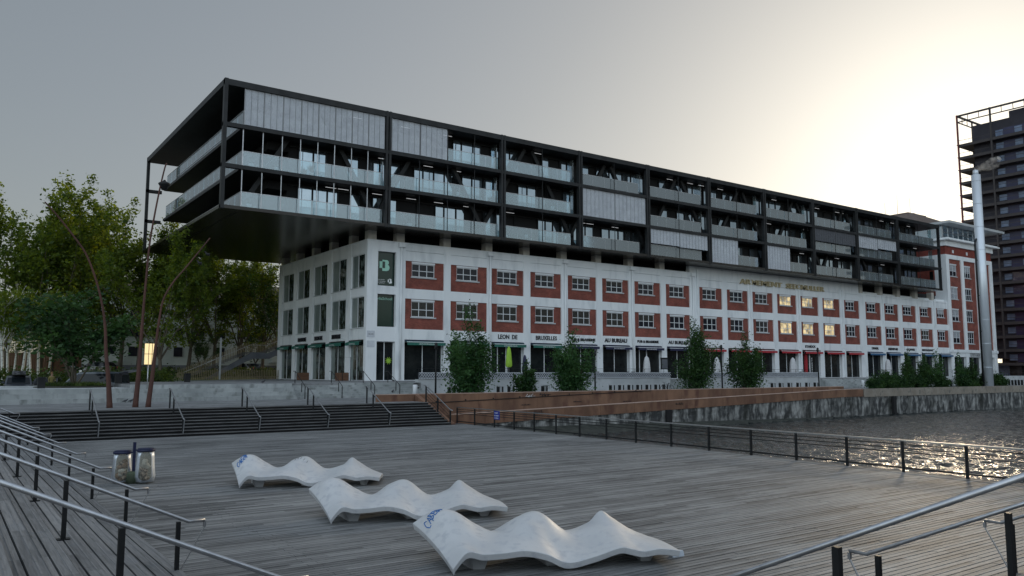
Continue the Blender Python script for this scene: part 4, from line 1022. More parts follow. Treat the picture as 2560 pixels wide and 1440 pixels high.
# ================================================================ QUAYSIDE: retaining walls, perforated panels
def at62(px): return atv(px, 940, 62.2).x
segs = [(34.1, at62(1676)), (at62(1714), at62(2050)), (at62(2175), at62(2560)+30)]
labs = ['pale concrete retaining wall with perforated metal panels, in front of the restaurant signs','pale retaining wall with perforated panels behind the two middle bushes','pale retaining wall behind the bushes at far right']
def perforated(mb, x0, x1, y, z0, z1):
    p = .26; n = int((x1-x0)/p); h = (z1-z0-.10)/3
    mb.box(x0,x1,y-.02,y+.02,z0,z0+.05); mb.box(x0,x1,y-.02,y+.02,z1-.05,z1)
    for k in range(n+1):
        for r_ in range(3):
            xx = x0+p*k+(p/2 if r_%2 else 0)
            if xx+.13>x1: continue
            mb.beam((xx,y,z0+.05+h*r_),(xx+.13,y,z0+.05+h*(r_+1)),.035,.02,up=(0,1,0)); mb.beam((xx+.26,y,z0+.05+h*r_),(xx+.13,y,z0+.05+h*(r_+1)),.035,.02,up=(0,1,0))
for (a,c),l in zip(segs,labs):
    rt = root('retaining_wall', (a,62.2,MID), l, 'wall')
    k = MB(); x = a
    while x < c-.1: x2=min(x+4.2,c); k.box(x+.006,x2-.006,62.2,62.8,MID-.2,2.76); x = x2
    k.build('wall', M['concrete_pale'], rt)
    if a < 90:
        k = MB(); perforated(k, a+.05, c-.05, 62.12, 2.80, 3.36); k.build('perforated_panel', M['blind'], rt)
        k = MB(); k.box(a+.05,c-.05,62.30,62.34,2.78,3.36); k.build('panel_backing', M['stair_metal'], rt)
    k = MB(); x = a+.2
    k.beam((a,62.5,3.72),(c,62.5,3.72),.03,.03)
    while x < c: k.box(x-.015,x+.015,62.48,62.52,2.76,3.72); x += 1.45
    k.beam((a,62.5,3.5),(c,62.5,3.5),.02,.02); k.build('guard_rail', M['dark_steel'], rt)
for (a,c),n_ in (((at62(1676),at62(1714)),'narrow_steps'),((at62(2050),at62(2175)),'wide_steps')):
    k = MB()
    for j in range(7): k.box(a+.02,c-.02,60.2+.3*j,60.2+.3*(j+1)+(.6 if j==6 else 0),MID-.1,MID+.165*(j+1)-.003*(j==6))
    struct(n_, k, M['concrete'])

# bollards: pale blocks with two dark inset strips
def bollard(px, i, label, y=57.0):
    x = atv(px, 975, y).x
    r = root('bollard', (x,y,MID), label, 'bollard', 'pale bollards with dark strips along the quayside')
    k = MB(); k.box(x-.11,x+.11,y-.13,y+.13,MID,MID+.80); k.box(x-.30,x+.30,y-.15,y+.15,MID+.80,MID+.90); k.build('post', M['concrete_pale'], r)
    k = MB(); k.box(x-.28,x-.13,y-.12,y+.12,MID,MID+.799); k.box(x+.13,x+.28,y-.12,y+.12,MID,MID+.799); k.build('side_strip', M['dark_steel'], r)
bp = [1128,1250,1277,1304,1331,1361,1530,1553,1576,1598,1621,1643,1663,1933,1953,1975,1997,2019,2040]
bl_ = ['lone bollard left of the largest bush','bollard just right of the largest bush','second bollard right of the largest bush','bollard left of the small bush stem','bollard right of the small bush stem','bollard left of the wide second bush',
 'first bollard right of the wide bush','second bollard right of the wide bush','third bollard right of the wide bush','fourth bollard right of the wide bush','fifth bollard right of the wide bush','bollard just left of the bicycle','bollard behind the bicycle',
 'bollard right beside the fourth bush','second bollard past the fourth bush','third bollard past the fourth bush','fourth bollard past the fourth bush','second bollard left of the wide steps','bollard nearest the wide steps']
for i,(px,l) in enumerate(zip(bp,bl_)): bollard(px, i, l)
for i,px in enumerate((2356,2364,2372,2380)): bollard(px, i, ['first','second','third','fourth'][i]+' bollard in the gap between the right hand bushes')
for i,px in enumerate((2518,2526,2534,2542,2550,2558)): bollard(px, i, ['first','second','third','fourth','fifth','last'][i]+' bollard right of the last bush at the frame edge')

# lamp posts
def lamp(px, v, ztop, label, base=MID):
    p_ = atv(px, 975, v); r = root('lamp_post', (p_.x,v,base), label, 'lamp post', 'slim quayside lamp posts')
    k = MB(); k.tube([(p_.x,v,base),(p_.x,v,ztop)],[.085,.06],10); k.build('pole', M['dark_steel'], r)
    k = MB(); k.lathe([(.11,0),(.13,.05),(.13,.42),(.08,.5)],(p_.x,v,ztop-.1),10); k.build('lamp_head', M['dark_steel'], r)
lamp(1089,57.5,5.4,'slim dark post left of the largest bush'); lamp(1488,57.5,5.0,'slim dark post right of the wide second bush'); lamp(1806,57.5,5.9,'slim dark post between the third and fourth bushes'); lamp(2048,57.5,5.9,'slim dark post beside the wide steps')
# white waste posts
for px,v,l in ((1038,58.6,'white cylindrical litter post at the foot of terrace steps'),(2158,58.8,'white cylindrical litter post in front of the wide steps')):
    p_ = atv(px, 975, v); r = root('litter_post',(p_.x,v,MID),l,'litter bin'); k=MB(); k.lathe([(.2,0),(.2,.95),(.17,1.0)],(p_.x,v,MID),14); k.build('body',M['white_paint'],r)
    k=MB(); k.lathe([(.05,0),(.12,.02),(.12,.12),(.05,.14)],(p_.x+.22,v-.02,MID+.68),10); k.build('ashtray',M['dark_steel'],r)
for px,py,v,z,l in ((103,960,62.3,2.285,'small black litter box near the parked hatchback'),(296,949,66.,TER,'small black litter box in front of the silver van'),(468,948,72,TER,'small black litter box near the foot of outside stair')):
    p_ = atv(px,py,v); 
    r=root('litter_box',(p_.x,v,z),l,'litter bin'); k=MB(); k.box(p_.x-.22,p_.x+.22,v-.2,v+.2,z+.03,z+.72); k.build('box',M['dark_steel'],r); k=MB(); k.box(p_.x-.24,p_.x+.24,v-.22,v+.22,z+.72,z+.78); k.build('lid',M['frame_steel'],r)

# closed parasols, menu board, terrace furniture
def parasol(px, ztop, zlow, m_, w_, label, v=68.5):
    x = atv(px, 930, v).x; r = root('parasol',(x,v,TER),label,'parasol','closed parasols on the terraces')
    k = MB(); k.tube([(x,v,TER),(x,v,ztop)],.035,8); k.build('pole', M['steel_rail'], r)
    k = MB(); prof=[(.04,ztop-TER),(w_*.55,ztop-TER-.25),(w_*.8,ztop-TER-.8),(w_,zlow-TER+.5),(w_*1.05,zlow-TER+.15),(w_*.7,zlow-TER)]
    n=18; vs=[]; 
    for q,z in prof:
        for j in range(n): t=2*math.pi*j/n; rr_=q*(1+.22*math.cos(6*t)); vs.append((x+rr_*math.cos(t),v+rr_*math.sin(t),TER+z))
    k.add(vs,[(i*n+j,i*n+(j+1)%n,(i+1)*n+(j+1)%n,(i+1)*n+j) for i in range(len(prof)-1) for j in range(n)],True); k.build('canopy', M[m_], r)
    k = MB(); k.box(x-.35,x+.35,v-.35,v+.35,TER,TER+.09); k.build('base', M['dark_steel'], r)
parasol(1272,6.05,3.9,'lime_cloth',.30,'closed lime green parasol under the restaurant lettering')
parasol(1312,5.2,3.3,'navy',.26,'closed navy parasol right of the lime green one')
parasol(1617,5.3,2.75,'white_cloth',.40,'closed white parasol in front of the navy doorway')
parasol(1793,5.3,2.75,'white_cloth',.40,'closed white parasol between the third and fourth bushes')
parasol(1983,5.4,2.75,'white_cloth',.42,'closed white parasol under the first fully red awnings')
parasol(2221,5.4,2.75,'white_cloth',.42,'closed white parasol under the blue awning')
parasol(2528,5.6,2.5,'white_cloth',.55,'closed white parasol at the foot of the dark tower',v=90)
parasol(2555,5.6,2.5,'white_cloth',.55,'closed white parasol cut by the right frame edge',v=90)
x=atv(1662,930,67).x; r=root('menu_board',(x,67,TER),'dark framed menu case on a white stand beside a navy awning','menu board')
k=MB(); k.box(x-.55,x+.55,67,67.12,3.7,5.0); k.box(x-.62,x+.62,66.98,67.14,5.0,5.08); k.build('case',M['dark_steel'],r); k=MB(); k.box(x-.45,x+.45,66.97,67.0,3.8,4.9); k.build('menu_sheet',M['stair_metal'],r); k=MB(); k.box(x-.45,x+.45,66.95,67.4,TER,3.6); k.build('stand',M['white_paint'],r)
def cafe_set(px, v, label, kind):
    x=atv(px,930,v).x
    r=root('cafe_chair' if kind else 'cafe_table',(x,v,TER),label,'chair' if kind else 'table','dark terrace furniture')
    k=MB()
    if kind:
        k.box(x-.24,x+.24,v-.22,v+.22,TER+.43,TER+.47); k.build('seat',M['dark_steel'],r); k=MB(); k.box(x-.24,x+.24,v+.2,v+.24,TER+.47,TER+.92); k.build('backrest',M['dark_steel'],r)
        for a_ in (-.21,.21):
            for b_ in (-.19,.19): k=MB(); k.box(x+a_-.02,x+a_+.02,v+b_-.02,v+b_+.02,TER,TER+.43); k.build('leg',M['dark_steel'],r)
    else:
        k.box(x-.4,x+.4,v-.4,v+.4,TER+.72,TER+.76); k.build('table_top',M['dark_steel'],r); k=MB(); k.box(x-.04,x+.04,v-.04,v+.04,TER,TER+.72); k.box(x-.28,x+.28,v-.28,v+.28,TER,TER+.03); k.build('base',M['dark_steel'],r)
cf=[(1497,1,'leftmost dark chair behind the right perforated panels'),(1512,0,'dark table below the small awning left of the doorway'),(1527,1,'dark chair below the left end of the navy awning'),(1542,1,'dark chair right of the leftmost table'),(1556,0,'dark table left of the doorway'),(1571,1,'dark chair nearest the doorway on its left'),(1586,1,'dark chair at the left jamb of the navy doorway'),(1633,1,'dark chair just right of the white parasol'),(1645,0,'dark table left of the menu case'),
(1958,1,'dark chair under the red awnings, left of a parasol'),(1968,0,'dark table under the red awnings'),(2005,1,'dark chair right of the red awning parasol'),(1080,0,'dark table at the left end of the perforated panels'),(1100,1,'dark chair at the left end, by the slim post')]
for px,k_,l in cf: cafe_set(px,66.0,l,k_)

# bicycle leaning by the bollards
bx=atv(1668,975,56.4).x; by=56.4; bz=MID
bi=root('bicycle',(bx,by,bz),'dark bicycle leaning by the last bollards before the narrow steps','bicycle')
def ring(mb,c,rad,t,n=28):
    mb.tube([(c[0]+rad*math.cos(2*math.pi*k/n),c[1],c[2]+rad*math.sin(2*math.pi*k/n)) for k in range(n+1)],t,6,False)
for sx in (-.62,.62):
    k=MB(); ring(k,(bx+sx,by,bz+.36),.35,.022); wo_=k.build('wheel',M['tyre'],bi); k=MB()
    for j in range(8): t=math.pi*j/8; k.tube([(bx+sx-.34*math.cos(t),by,bz+.36-.34*math.sin(t)),(bx+sx+.34*math.cos(t),by,bz+.36+.34*math.sin(t))],.004,4)
    k.build('spokes',M['steel_rail'],wo_)
k=MB(); BB=(bx+.05,by,bz+.32); ST=(bx+.22,by,bz+.85); HT=(bx-.42,by,bz+.88); RW=(bx+.62,by,bz+.36); FW=(bx-.62,by,bz+.36)
for p_,q_ in ((BB,ST),(BB,HT),(ST,HT),(ST,RW),(BB,RW),(HT,FW)): k.tube([p_,q_],.02,6)
k.build('frame',M['dark_steel'],bi); k=MB(); k.blob((bx+.25,by,bz+.93),(.13,.07,.035),6); k.build('saddle',M['tyre'],bi)
k=MB(); k.tube([HT,(bx-.44,by,bz+1.02)],.018,6); k.tube([(bx-.36,by-.28,bz+1.06),(bx-.46,by-.1,bz+1.03),(bx-.46,by+.1,bz+1.03),(bx-.36,by+.28,bz+1.06)],.016,6); k.build('handlebar',M['dark_steel'],bi)

# planters and frame beside the end wall
def planter(px,v,label):
    p_=atv(px,945,v); x=p_.x; r=root('planter_box',(x,v,TER),label,'planter'); k=MB(); k.box(x-.5,x+.5,v-.5,v+.5,TER+.03,TER+.8)
    for z in (.28,.54): k.box(x-.52,x+.52,v-.52,v+.52,TER+z,TER+z+.02)
    k.build('box',M['planter_wood'],r); k=MB(); k.box(x-.46,x+.46,v-.46,v+.46,TER+.8,TER+.83); k.build('soil',M['soil'],r)
planter(757,83.5,'square reddish wooden planter beside the left shop windows, farther one'); planter(855,75.6,'square reddish wooden planter nearest the white corner pier')
p_=atv(868,930,75.0); x=p_.x; r=root('sign_stand',(x,75,TER),'thin black metal stand by the nearer wooden planter','stand'); k=MB()
k.tube([(x-.5,75,TER),(x-.5,75,TER+2.35),(x+.35,75,TER+2.35),(x+.35,75,TER)],.03,6); k.build('frame',M['dark_steel'],r)
# pigeons
def pigeon(p,label,rz=0):
    r=root('pigeon',p,label,'pigeon','pigeons'); x,y,z=p; k=MB(); c_,s_=math.cos(rz),math.sin(rz)
    pts=[(-.20,.09,.012),(-.12,.11,.035),(-.03,.13,.068),(.06,.16,.062),(.11,.20,.036),(.14,.245,.034),(.17,.25,.018),(.20,.245,.006)]
    k.tube([(x+a_*c_,y+a_*s_,z+b_) for a_,b_,_ in pts],[q for _,_,q in pts],8); k.build('body',M['pigeon'],r)
    for d_ in (-.02,.03): k=MB(); k.tube([(x,y+d_,z+.08),(x,y+d_,z)],.007,4); k.build('leg',M['rust'],r)
pigeon((20.6,62.6,TER),'pigeon standing on the terrace edge left of the pale steps')
pigeon((33.6,66.0,TER),'pigeon near the foot of the white corner pier',2.5)
pigeon(tuple(atz(975,990,MID+.165)[:2])+(MID+.33,),'pigeon on the pale steps near their right end',.6) if False else pigeon((30.6,60.2,MID+.33),'pigeon resting low on the pale terrace steps',.6)
for px,v,l in ((313,58.8,'left pigeon of a pair at the foot of the seating tiers'),(327,58.9,'right pigeon of a pair at the foot of seating tiers')):
    p_=atv(px,1005,v); pigeon((p_.x,v,MID),l)

# ================================================================ OUTSIDE STAIR AND PICKET FENCE
es=root('outside_stair',(28,102,TER),'long metal outside stair with wooden picket guard climbing behind the warehouse','staircase')
sx0,sz0,sx1,sz1=23.6,TER-.05,31.4,5.85
nst=20; k=MB(); 
for j in range(nst): xx=sx0+(sx1-sx0)*j/nst; zz=sz0+(sz1-sz0)*(j+1)/nst; k.box(xx,xx+(sx1-sx0)/nst+.05,100.6,103.4,zz-.06,zz)
k.box(31.4,33.5,100.6,103.4,5.79,5.85)
for j in range(12): xx=33.5+.38*j; zz=5.85+.165*(j+1); k.box(xx,xx+.43,100.6,103.4,zz-.06,zz)
k.build('treads',M['stair_metal'],es)
k=MB(); k.prof([(sx0+2.2,sz0+.0),(31.4,sz1-.05),(33.5,5.75),(38,7.7),(38,7.0),(33.7,5.05),(31.6,5.05),(sx0+2.8,sz0-.1)][::-1],100.4,100.58); k.build('stringer',M['stair_metal'],es)
k=MB()
xx=sx0
while xx<37.5:
    zb_=sz0+(xx-sx0)*(sz1-sz0)/(sx1-sx0) if xx<31.4 else (5.85 if xx<33.5 else 5.85+(xx-33.5)*.434)
    k.box(xx-.035,xx+.035,103.45,103.52,zb_-.25,zb_+1.15+random.uniform(-.05,.05)); xx+=.2
k.build('pickets',M['wood_picket'],es)
k=MB(); k.tube([(sx0,100.7,sz0+.9),(31.4,100.7,sz1+.9),(33.5,100.7,6.75),(38,100.7,8.7)],.03,6); k.build('hand_rail',M['steel_rail'],es)
pf=root('picket_fence',(30,99.3,TER),'low wooden picket fence along the terrace behind the warehouse corner','fence')
k=MB(); xx=19.2
while xx<36:
    h_=1.15 if xx>25.5 else .35+.8*max(0,(xx-19.2)/6.3)
    k.box(xx-.035,xx+.035,99.3,99.36,TER-.1,TER+h_+random.uniform(-.04,.04)); xx+=.21
k.build('pickets',M['wood_picket'],pf); k=MB(); k.box(25.4,36,99.37,99.42,TER+.25,TER+.33); k.build('rail',M['wood_picket'],pf)
for xx in (27.4,): k=MB(); k.box(xx-.1,xx+.1,99.2,99.28,TER,TER+5.0); k.build('post',M['concrete_pale'],pf)

# ================================================================ APARTMENT BLOCK BEHIND THE TREES
ab=root('apartment_block',(25,125,3.1),'pale rendered apartment block half hidden behind the plane trees','building')
k=MB(); k.box(14.5,64,125.4,137,4.4,14.6); k.build('wall',M['pale_render'],ab)
k=MB(); k.box(14.48,64.02,125.36,137,3.0,4.4); k.build('plinth',M['plinth'],ab)
k=MB(); k.prof([(124.8,14.6),(137.6,14.6),(134,17.2),(128.4,17.2)],14.0,64.6,'x'); k.build('roof',M['roof_tile'],ab)
for lv_ in (5.6,8.4,11.2):
    for j in range(16):
        x=15.6+3.05*j
        f=MB(); f.box(x,x+1.35,125.33,125.39,lv_,lv_+1.5); o=f.build('window',M['pale_render'] ,ab); g_=MB(); g_.box(x+.06,x+1.29,125.30,125.325,lv_+.06,lv_+1.44); g_.build('pane',M['window_glass'],o)
        if j%4==1:
            c_=MB(); c_.box(x-.9,x+2.3,124.1,125.35,lv_-.75,lv_-.6); c_.box(x-.9,x+2.3,124.1,124.16,lv_-.6,lv_+.3); c_.build('balcony',M['pale_render'],ab)

hw=root('hoarding',(2,112.5,3.1),'dark brown boarded fence behind the white birches at far left','fence')
for q in range(9):
    k=MB()
    for p in range(14): k.box(-14+3.15*q+.22*p,-14+3.15*q+.22*p+.21,112.5,112.56+.02*(p%2),3.0,5.7)
    k.build('board_panel',M['planter_wood'],hw)
    k=MB(); k.box(-14.1+3.15*q,-14.02+3.15*q,112.4,112.7,3.0,5.8); k.build('post',M['dark_steel'],hw)

# ================================================================ ACROSS THE BASIN (unseen block added for the windows to reflect)
lb=root('unseen_library',(120,-62,MID),'unseen long dark building added across the basin for window reflections','building')
k=MB(); k.box(-60,330,-80,-60.2,0,17); k.box(-60,95,-80,-60.3,17,27); k.box(150,250,-80,-60.3,17,24); k.build('wall',M['plinth'],lb)
for z_ in (2,7,12): k=MB(); k.box(-56,326,-60.19,-60.1,z_,z_+3); k.build('unseen_window_band',M['window_glass'],lb)
# ================================================================ TREES, BUSHES
def leaf_mesh(mb, centers, n_each, rad, size, r_, flat=.75):
    vs=[]; fs=[]
    C=np.array(centers); N=len(C)*n_each
    idx=np.repeat(np.arange(len(C)),n_each)
    P=C[idx,:3]+r_.normal(0,1,(N,3))*(C[idx,3:4]*rad)*np.array([1,1,flat])
    a=r_.normal(0,1,(N,3)); a[:,2]*=.6; a/=np.linalg.norm(a,axis=1)[:,None]
    b=r_.normal(0,1,(N,3)); b-=a*(a*b).sum(1)[:,None]; b/=np.linalg.norm(b,axis=1)[:,None]
    s=size*(.45+1.25*r_.uniform(0,1,(N,1))**1.6)
    A=P-a*s*.5; Bq=P+b*s*.32; Cq=P+a*s*.5; D=P-b*s*.32
    V=np.stack([A,Bq,Cq,D],1).reshape(-1,3)
    n0=len(mb.v); mb.v+=[tuple(p) for p in V.tolist()]; mb.f+=[(n0+4*i,n0+4*i+1,n0+4*i+2,n0+4*i+3) for i in range(N)]; mb.sm+=[False]*N
TH={}
def tree_mesh(seed,H,spread,trunk_h,leafn,size,leafm,barkm,tr=.32,clumps=120,low=.28,multi=1,name='plane_tree'):
    r_=np.random.default_rng(seed); rd=random.Random(seed)
    root_=root(name,(0,0,0),'x','tree')
    T=MB(); cl=[]
    def limb(p,d,l,rad,depth):
        q=p; pts=[p]; dd=d.copy()
        n=5
        for i in range(n):
            dd=(dd+Vector((rd.uniform(-.22,.22),rd.uniform(-.22,.22),rd.uniform(-.02,.14)))).normalized(); q=q+dd*(l/n); pts.append(q)
            if depth<2 and i>=1 and rd.random()<.75:
                nd_=(dd+Vector((rd.uniform(-.9,.9),rd.uniform(-.9,.9),rd.uniform(-.1,.4)))).normalized(); limb(q,nd_,l*rd.uniform(.35,.6),rad*(1-i/n*.7)*.55,depth+1)
        T.tube(pts,[max(.015,rad*(1-.85*i/n)) for i in range(n+1)],6 if depth<2 else 4,False)
        for i in range(1 if depth else 3,n+1): cl.append((*pts[i],rd.uniform(.6,1.2)))
    if multi==1:
        tp=Vector((rd.uniform(-.3,.3),rd.uniform(-.3,.3),trunk_h))
        T.tube([(0,0,-.3),(0,0,.4),(tp.x*.5,tp.y*.5,trunk_h*.5),tp],[tr*1.5,tr*1.05,tr*.9,tr*.8],10,False)
        starts=[tp]*6
    else: starts=[Vector((0,0,-.1))]*multi
    for i,s in enumerate(starts):
        t=2*math.pi*(i+rd.uniform(-.3,.3))/len(starts); k_=.55 if i else .06
        limb(s,Vector((math.cos(t)*k_,math.sin(t)*k_,1)).normalized(),(H-trunk_h)*rd.uniform(.72,.95 if i else 1.0),tr*.55 if multi==1 else tr*.5,0)
    # fill clumps through crown volume, uneven outline
    nb=clumps
    for _ in range(nb):
        t=rd.uniform(0,6.28); h=rd.uniform(low,1.0); env=spread*(.55+.45*math.sin(math.pi*min(1,(h-low)/(1-low)*.8+.2)))*(1-.35*max(0,h-.8)/.2)
        rr_=env*math.sqrt(rd.uniform(.12,1)); cl.append((rr_*math.cos(t),rr_*math.sin(t),H*h*rd.uniform(.94,1.0),rd.uniform(.6,1.25)))
    T.build('trunk',M[barkm],root_)
    L_=MB(); n_each=max(4,leafn//len(cl)); leaf_mesh(L_,cl,n_each,.45,size,r_); L_.build('crown',M[leafm],root_)
    TH[root_.name]=float(np.percentile(np.array([q[2] for q in L_.v]),99.3))
    return root_
def place(proto,x,y,z,rz,sc,label,group,first=False,cat='tree'):
    o=proto if first else copy_tree(proto)
    o.location=(x,y,z); o.rotation_euler=(0,0,rz); o.scale=(sc,sc,sc) if not hasattr(sc,'__len__') else sc
    o['label']=label; o['category']=cat; o['group']=group; return o
pa=tree_mesh(1,21,4.6,5.0,14500,.37,'leaf_plane','bark',clumps=110,low=.34)
pb=tree_mesh(2,19,4.9,4.2,14500,.37,'leaf_plane','bark',clumps=115,low=.3)
pc=tree_mesh(5,16,4.4,3.6,9500,.33,'leaf_dark','bark',clumps=90,low=.25)
used=set()
def pl(p,px,v,ztop,label,z0=1.4,group='tall plane trees on the left',rz=None):
    x=atv(px,900,v).x; z0=1.4 if v<100 else min(3.1,1.35+(v-104)*.22) if v>104 else 2.6; H=TH[p.name]; sc=(ztop-z0)/H
    f=p not in used; used.add(p); return place(p,x,v,z0,random.uniform(0,6.28) if rz is None else rz,(sc*.5+.5*min(sc,1.1),sc*.5+.5*min(sc,1.1),sc),label,group,f)
D_=lambda px,py,v: atv(px,py,v).z
pl(pa,10,104,D_(10,455,104),'plane tree cut by the left edge of the frame')
pl(pb,100,101,D_(95,468,101),'tall plane tree where the left rusty pole tip points')
pl(pa,172,106,D_(165,478,106),'tall plane tree with a sunlit golden green top')
pl(pb,232,110,D_(235,525,110),'plane tree right of the golden topped one')
pl(pa,300,112,D_(285,512,112),'plane tree behind the bend of the left rusty pole')
pl(pb,345,115,D_(345,515,115),'plane tree just left of the cantilever end post')
pl(pa,405,82,D_(405,590,82),'plane tree with a thick sunlit trunk beside the yellow sign')
pl(pb,470,112,D_(470,560,112),'plane tree under the cantilever, right of the yellow sign')
pl(pa,535,112,D_(535,600,112),'plane tree under the cantilever above the foot of the outside stair')
pl(pb,600,113,D_(600,610,113),'plane tree behind the middle of the outside stair')
pl(pa,655,114,D_(655,620,114),'plane tree behind the top of the outside stair')
pl(pc,505,110,D_(505,820,110),'small dark tree in front of the apartment block',group='lower dark trees on the left')
pl(pc,640,117,D_(640,780,117),'dark round tree behind the outside stair landing',group='lower dark trees on the left')
pl(pc,700,112,D_(700,650,112),'dark tree showing behind the warehouse corner',group='lower dark trees on the left')
# multi stem tree on the round bed
mt=tree_mesh(8,5.6,3.2,.3,7000,.30,'leaf_dark','bark',tr=.16,clumps=70,low=.42,multi=6,name='multi_stem_tree')
cxb,cyb=atz(185,968,2.29)[:2]; place(mt,cxb,cyb,2.3,0,(1.15,1.0,.92),'low spreading tree with several stems on the round planted bed','trees on the terrace',True)
gr=MB()
for k in range(1800):
    t=random.uniform(0,6.28); q=2.3*math.sqrt(random.random()); x=cxb+q*math.cos(t); y=cyb+q*math.sin(t); h=random.uniform(.1,.38); a_=random.uniform(0,3.14)
    gr.add([(x-.03*math.cos(a_),y-.03*math.sin(a_),2.38),(x+.03*math.cos(a_),y+.03*math.sin(a_),2.38),(x+random.uniform(-.1,.1),y+random.uniform(-.1,.1),2.38+h)],[(0,1,2)])
tag(gr.build('ground_cover',M['leaf_hedge'],loc=(cxb,cyb,2.3)),'rough green ground cover on the round planted bed','plants',kind='stuff')
# birches
bi_=tree_mesh(14,7.5,1.8,3.2,2600,.26,'leaf_plane','birch',tr=.13,clumps=36,low=.45,name='birch_tree')
bl2=['first white birch from the left edge','second white birch from the left edge','third white birch, left of the dark trunk','fourth white birch, right of the dark trunk','fifth white birch on the left','sixth white birch, above the open black car door','seventh white birch, above the standing person','eighth white birch, nearest the multi stem tree']
for i,px in enumerate((10,22,36,55,71,80,98,122)):
    v=92+((i*7)%5)*1.6; x=atv(px,900,v).x; place(bi_,x,v,2.3,i*1.3,random.uniform(.85,1.1),bl2[i],'white birches at far left',i==0)
# hedge, grass bank
hd=MB(); hc=[]
for k in range(620):
    x=random.uniform(-12,17.5); hc.append((x,random.uniform(80,84)-x*.12,random.uniform(1.6,3.35),random.uniform(.5,.8)))
leaf_mesh(hd,hc,42,.6,.22,np.random.default_rng(4)); tag(hd.build('hedge',M['leaf_hedge'],loc=(8,82,1.5)),'loose green hedge bank behind the parked cars','hedge',kind='stuff')
gb=MB(); gb.add([(-60,77.5,1.36),(30,77.5,1.36),(34,112,3.12),(-60,112,3.12)],[(0,1,2,3)]); struct('grass_bank',gb,M['grass'])
hd=MB(); hc=[(random.uniform(20,38),random.uniform(100,101.5) if False else random.uniform(104.8,108),random.uniform(2.6,3.7),.6) for k in range(160)]
leaf_mesh(hd,hc,40,.6,.22,np.random.default_rng(6)); tag(hd.build('shrub_border',M['leaf_hedge'],loc=(28,106,2.6)),'sunlit shrubs behind the picket fence and outside stair','shrubs',kind='stuff')
# quayside bushes
def bush(px,v,ztop,wpx,label,seed,leafm='leaf_willow',z0=MID,n=9000,size=.17,shape='column'):
    c_=atv(px,975,v); x=c_.x; rad=wpx/2/ (2005/ (c_.x*_fx+v*_fy)) 
    r_=np.random.default_rng(seed); rd=random.Random(seed)
    o=root('bush' if shape!='small' else 'small_tree',(x,v,z0),label,'bush','bushes along the quayside')
    H=ztop-z0; cl=[]; T=MB()
    for k in range(16):
        t=rd.uniform(0,6.28); q=rad*rd.uniform(.1,.85); h=H*rd.uniform(.55,1.0)*(1-.45*(q/rad)); 
        if k==0: q,h=0.05,H
        p=[(x,v,z0),(x+q*.5*math.cos(t),v+q*.5*math.sin(t),z0+h*.5),(x+q*math.cos(t),v+q*math.sin(t),z0+h)]
        T.tube([(x+rd.uniform(-.2,.2),v+rd.uniform(-.2,.2),z0-.05)]+p[1:],[.05,.03,.01],5,False)
        m_=int(5+h*2.2)
        for j in range(m_):
            f_=(j+1)/m_ ; f_ = .06+.94*f_
            if shape=='small' and f_<.35: continue
            bl=rd.uniform(.25,.5)*(1.25-.75*f_)
            cl.append((x+q*f_**.6*math.cos(t)+rd.uniform(-.15,.15),v+q*f_**.6*math.sin(t)+rd.uniform(-.15,.15),z0+h*f_,bl*rad*.55))
    T.build('stems',M['bark'],o); L_=MB(); leaf_mesh(L_,cl,max(4,n//len(cl)),1.0,size,r_,1.1); L_.build('foliage',M[leafm],o); return o
zt=lambda px,py,v: atv(px,py,v).z
bush(1172,54.0,zt(1165,772,54),150,'largest feathery bush in front of the green awnings',1,n=15000)
bush(1316,53.0,zt(1316,905,53),85,'small dark low tree between two large bushes',2,'leaf_dark',n=2800,size=.2,shape='small')
bush(1432,54.0,zt(1420,832,54),150,'wide feathery bush, second large one from the left',3,n=14000)
bush(1740,56.0,zt(1745,805,56),125,'dark tall bush, third large one, in front of the blue awnings',4,'leaf_dark',n=15000)
bush(1868,56.0,zt(1865,838,56),118,'fourth large bush, in front of the red awnings',5,'leaf_dark',n=13000)
bush(2215,54.0,zt(2215,934,54),90,'low dense dark bush right of the wide steps',6,'leaf_dark',n=9000)
bush(2272,54.0,zt(2272,880,54),52,'pointed dark bush under the blue awnings',7,'leaf_dark',n=6000)
bush(2312,55.0,zt(2312,888,55),60,'bushy dark shrub right of the pointed bush',8,'leaf_dark',n=7000)
bush(2345,55.0,zt(2350,880,55),62,'loose willowy bush in front of the brick tower',9,'leaf_willow',n=4500)
bush(2398,55.0,zt(2400,884,55),46,'loose grey green bush left of the chimney foot',10,'leaf_willow',n=3500)
bush(2434,54.0,zt(2432,898,54),40,'narrow dark bush directly in front of the chimney foot',11,'leaf_dark',n=5000)
bush(2482,54.0,zt(2482,936,54),80,'low dark bush at the far right of the quay',12,'leaf_dark',n=7000)

for k,(px,w_) in enumerate(((2188,60),(2244,64),(2296,60),(2352,56),(2418,50),(2462,56),(2504,46))):
    bush(px,53.2+.3*(k%3),zt(px,940-3*(k%2),53.5),w_,['first low shrub right of the wide steps','low shrub left of the pointed bush','low shrub right of the pointed bush','low shrub below the loose willowy bush','low shrub left of the chimney foot','low shrub right of the chimney foot','last low shrub at the end of the quay planting'][k],30+k,'leaf_dark',n=4500)

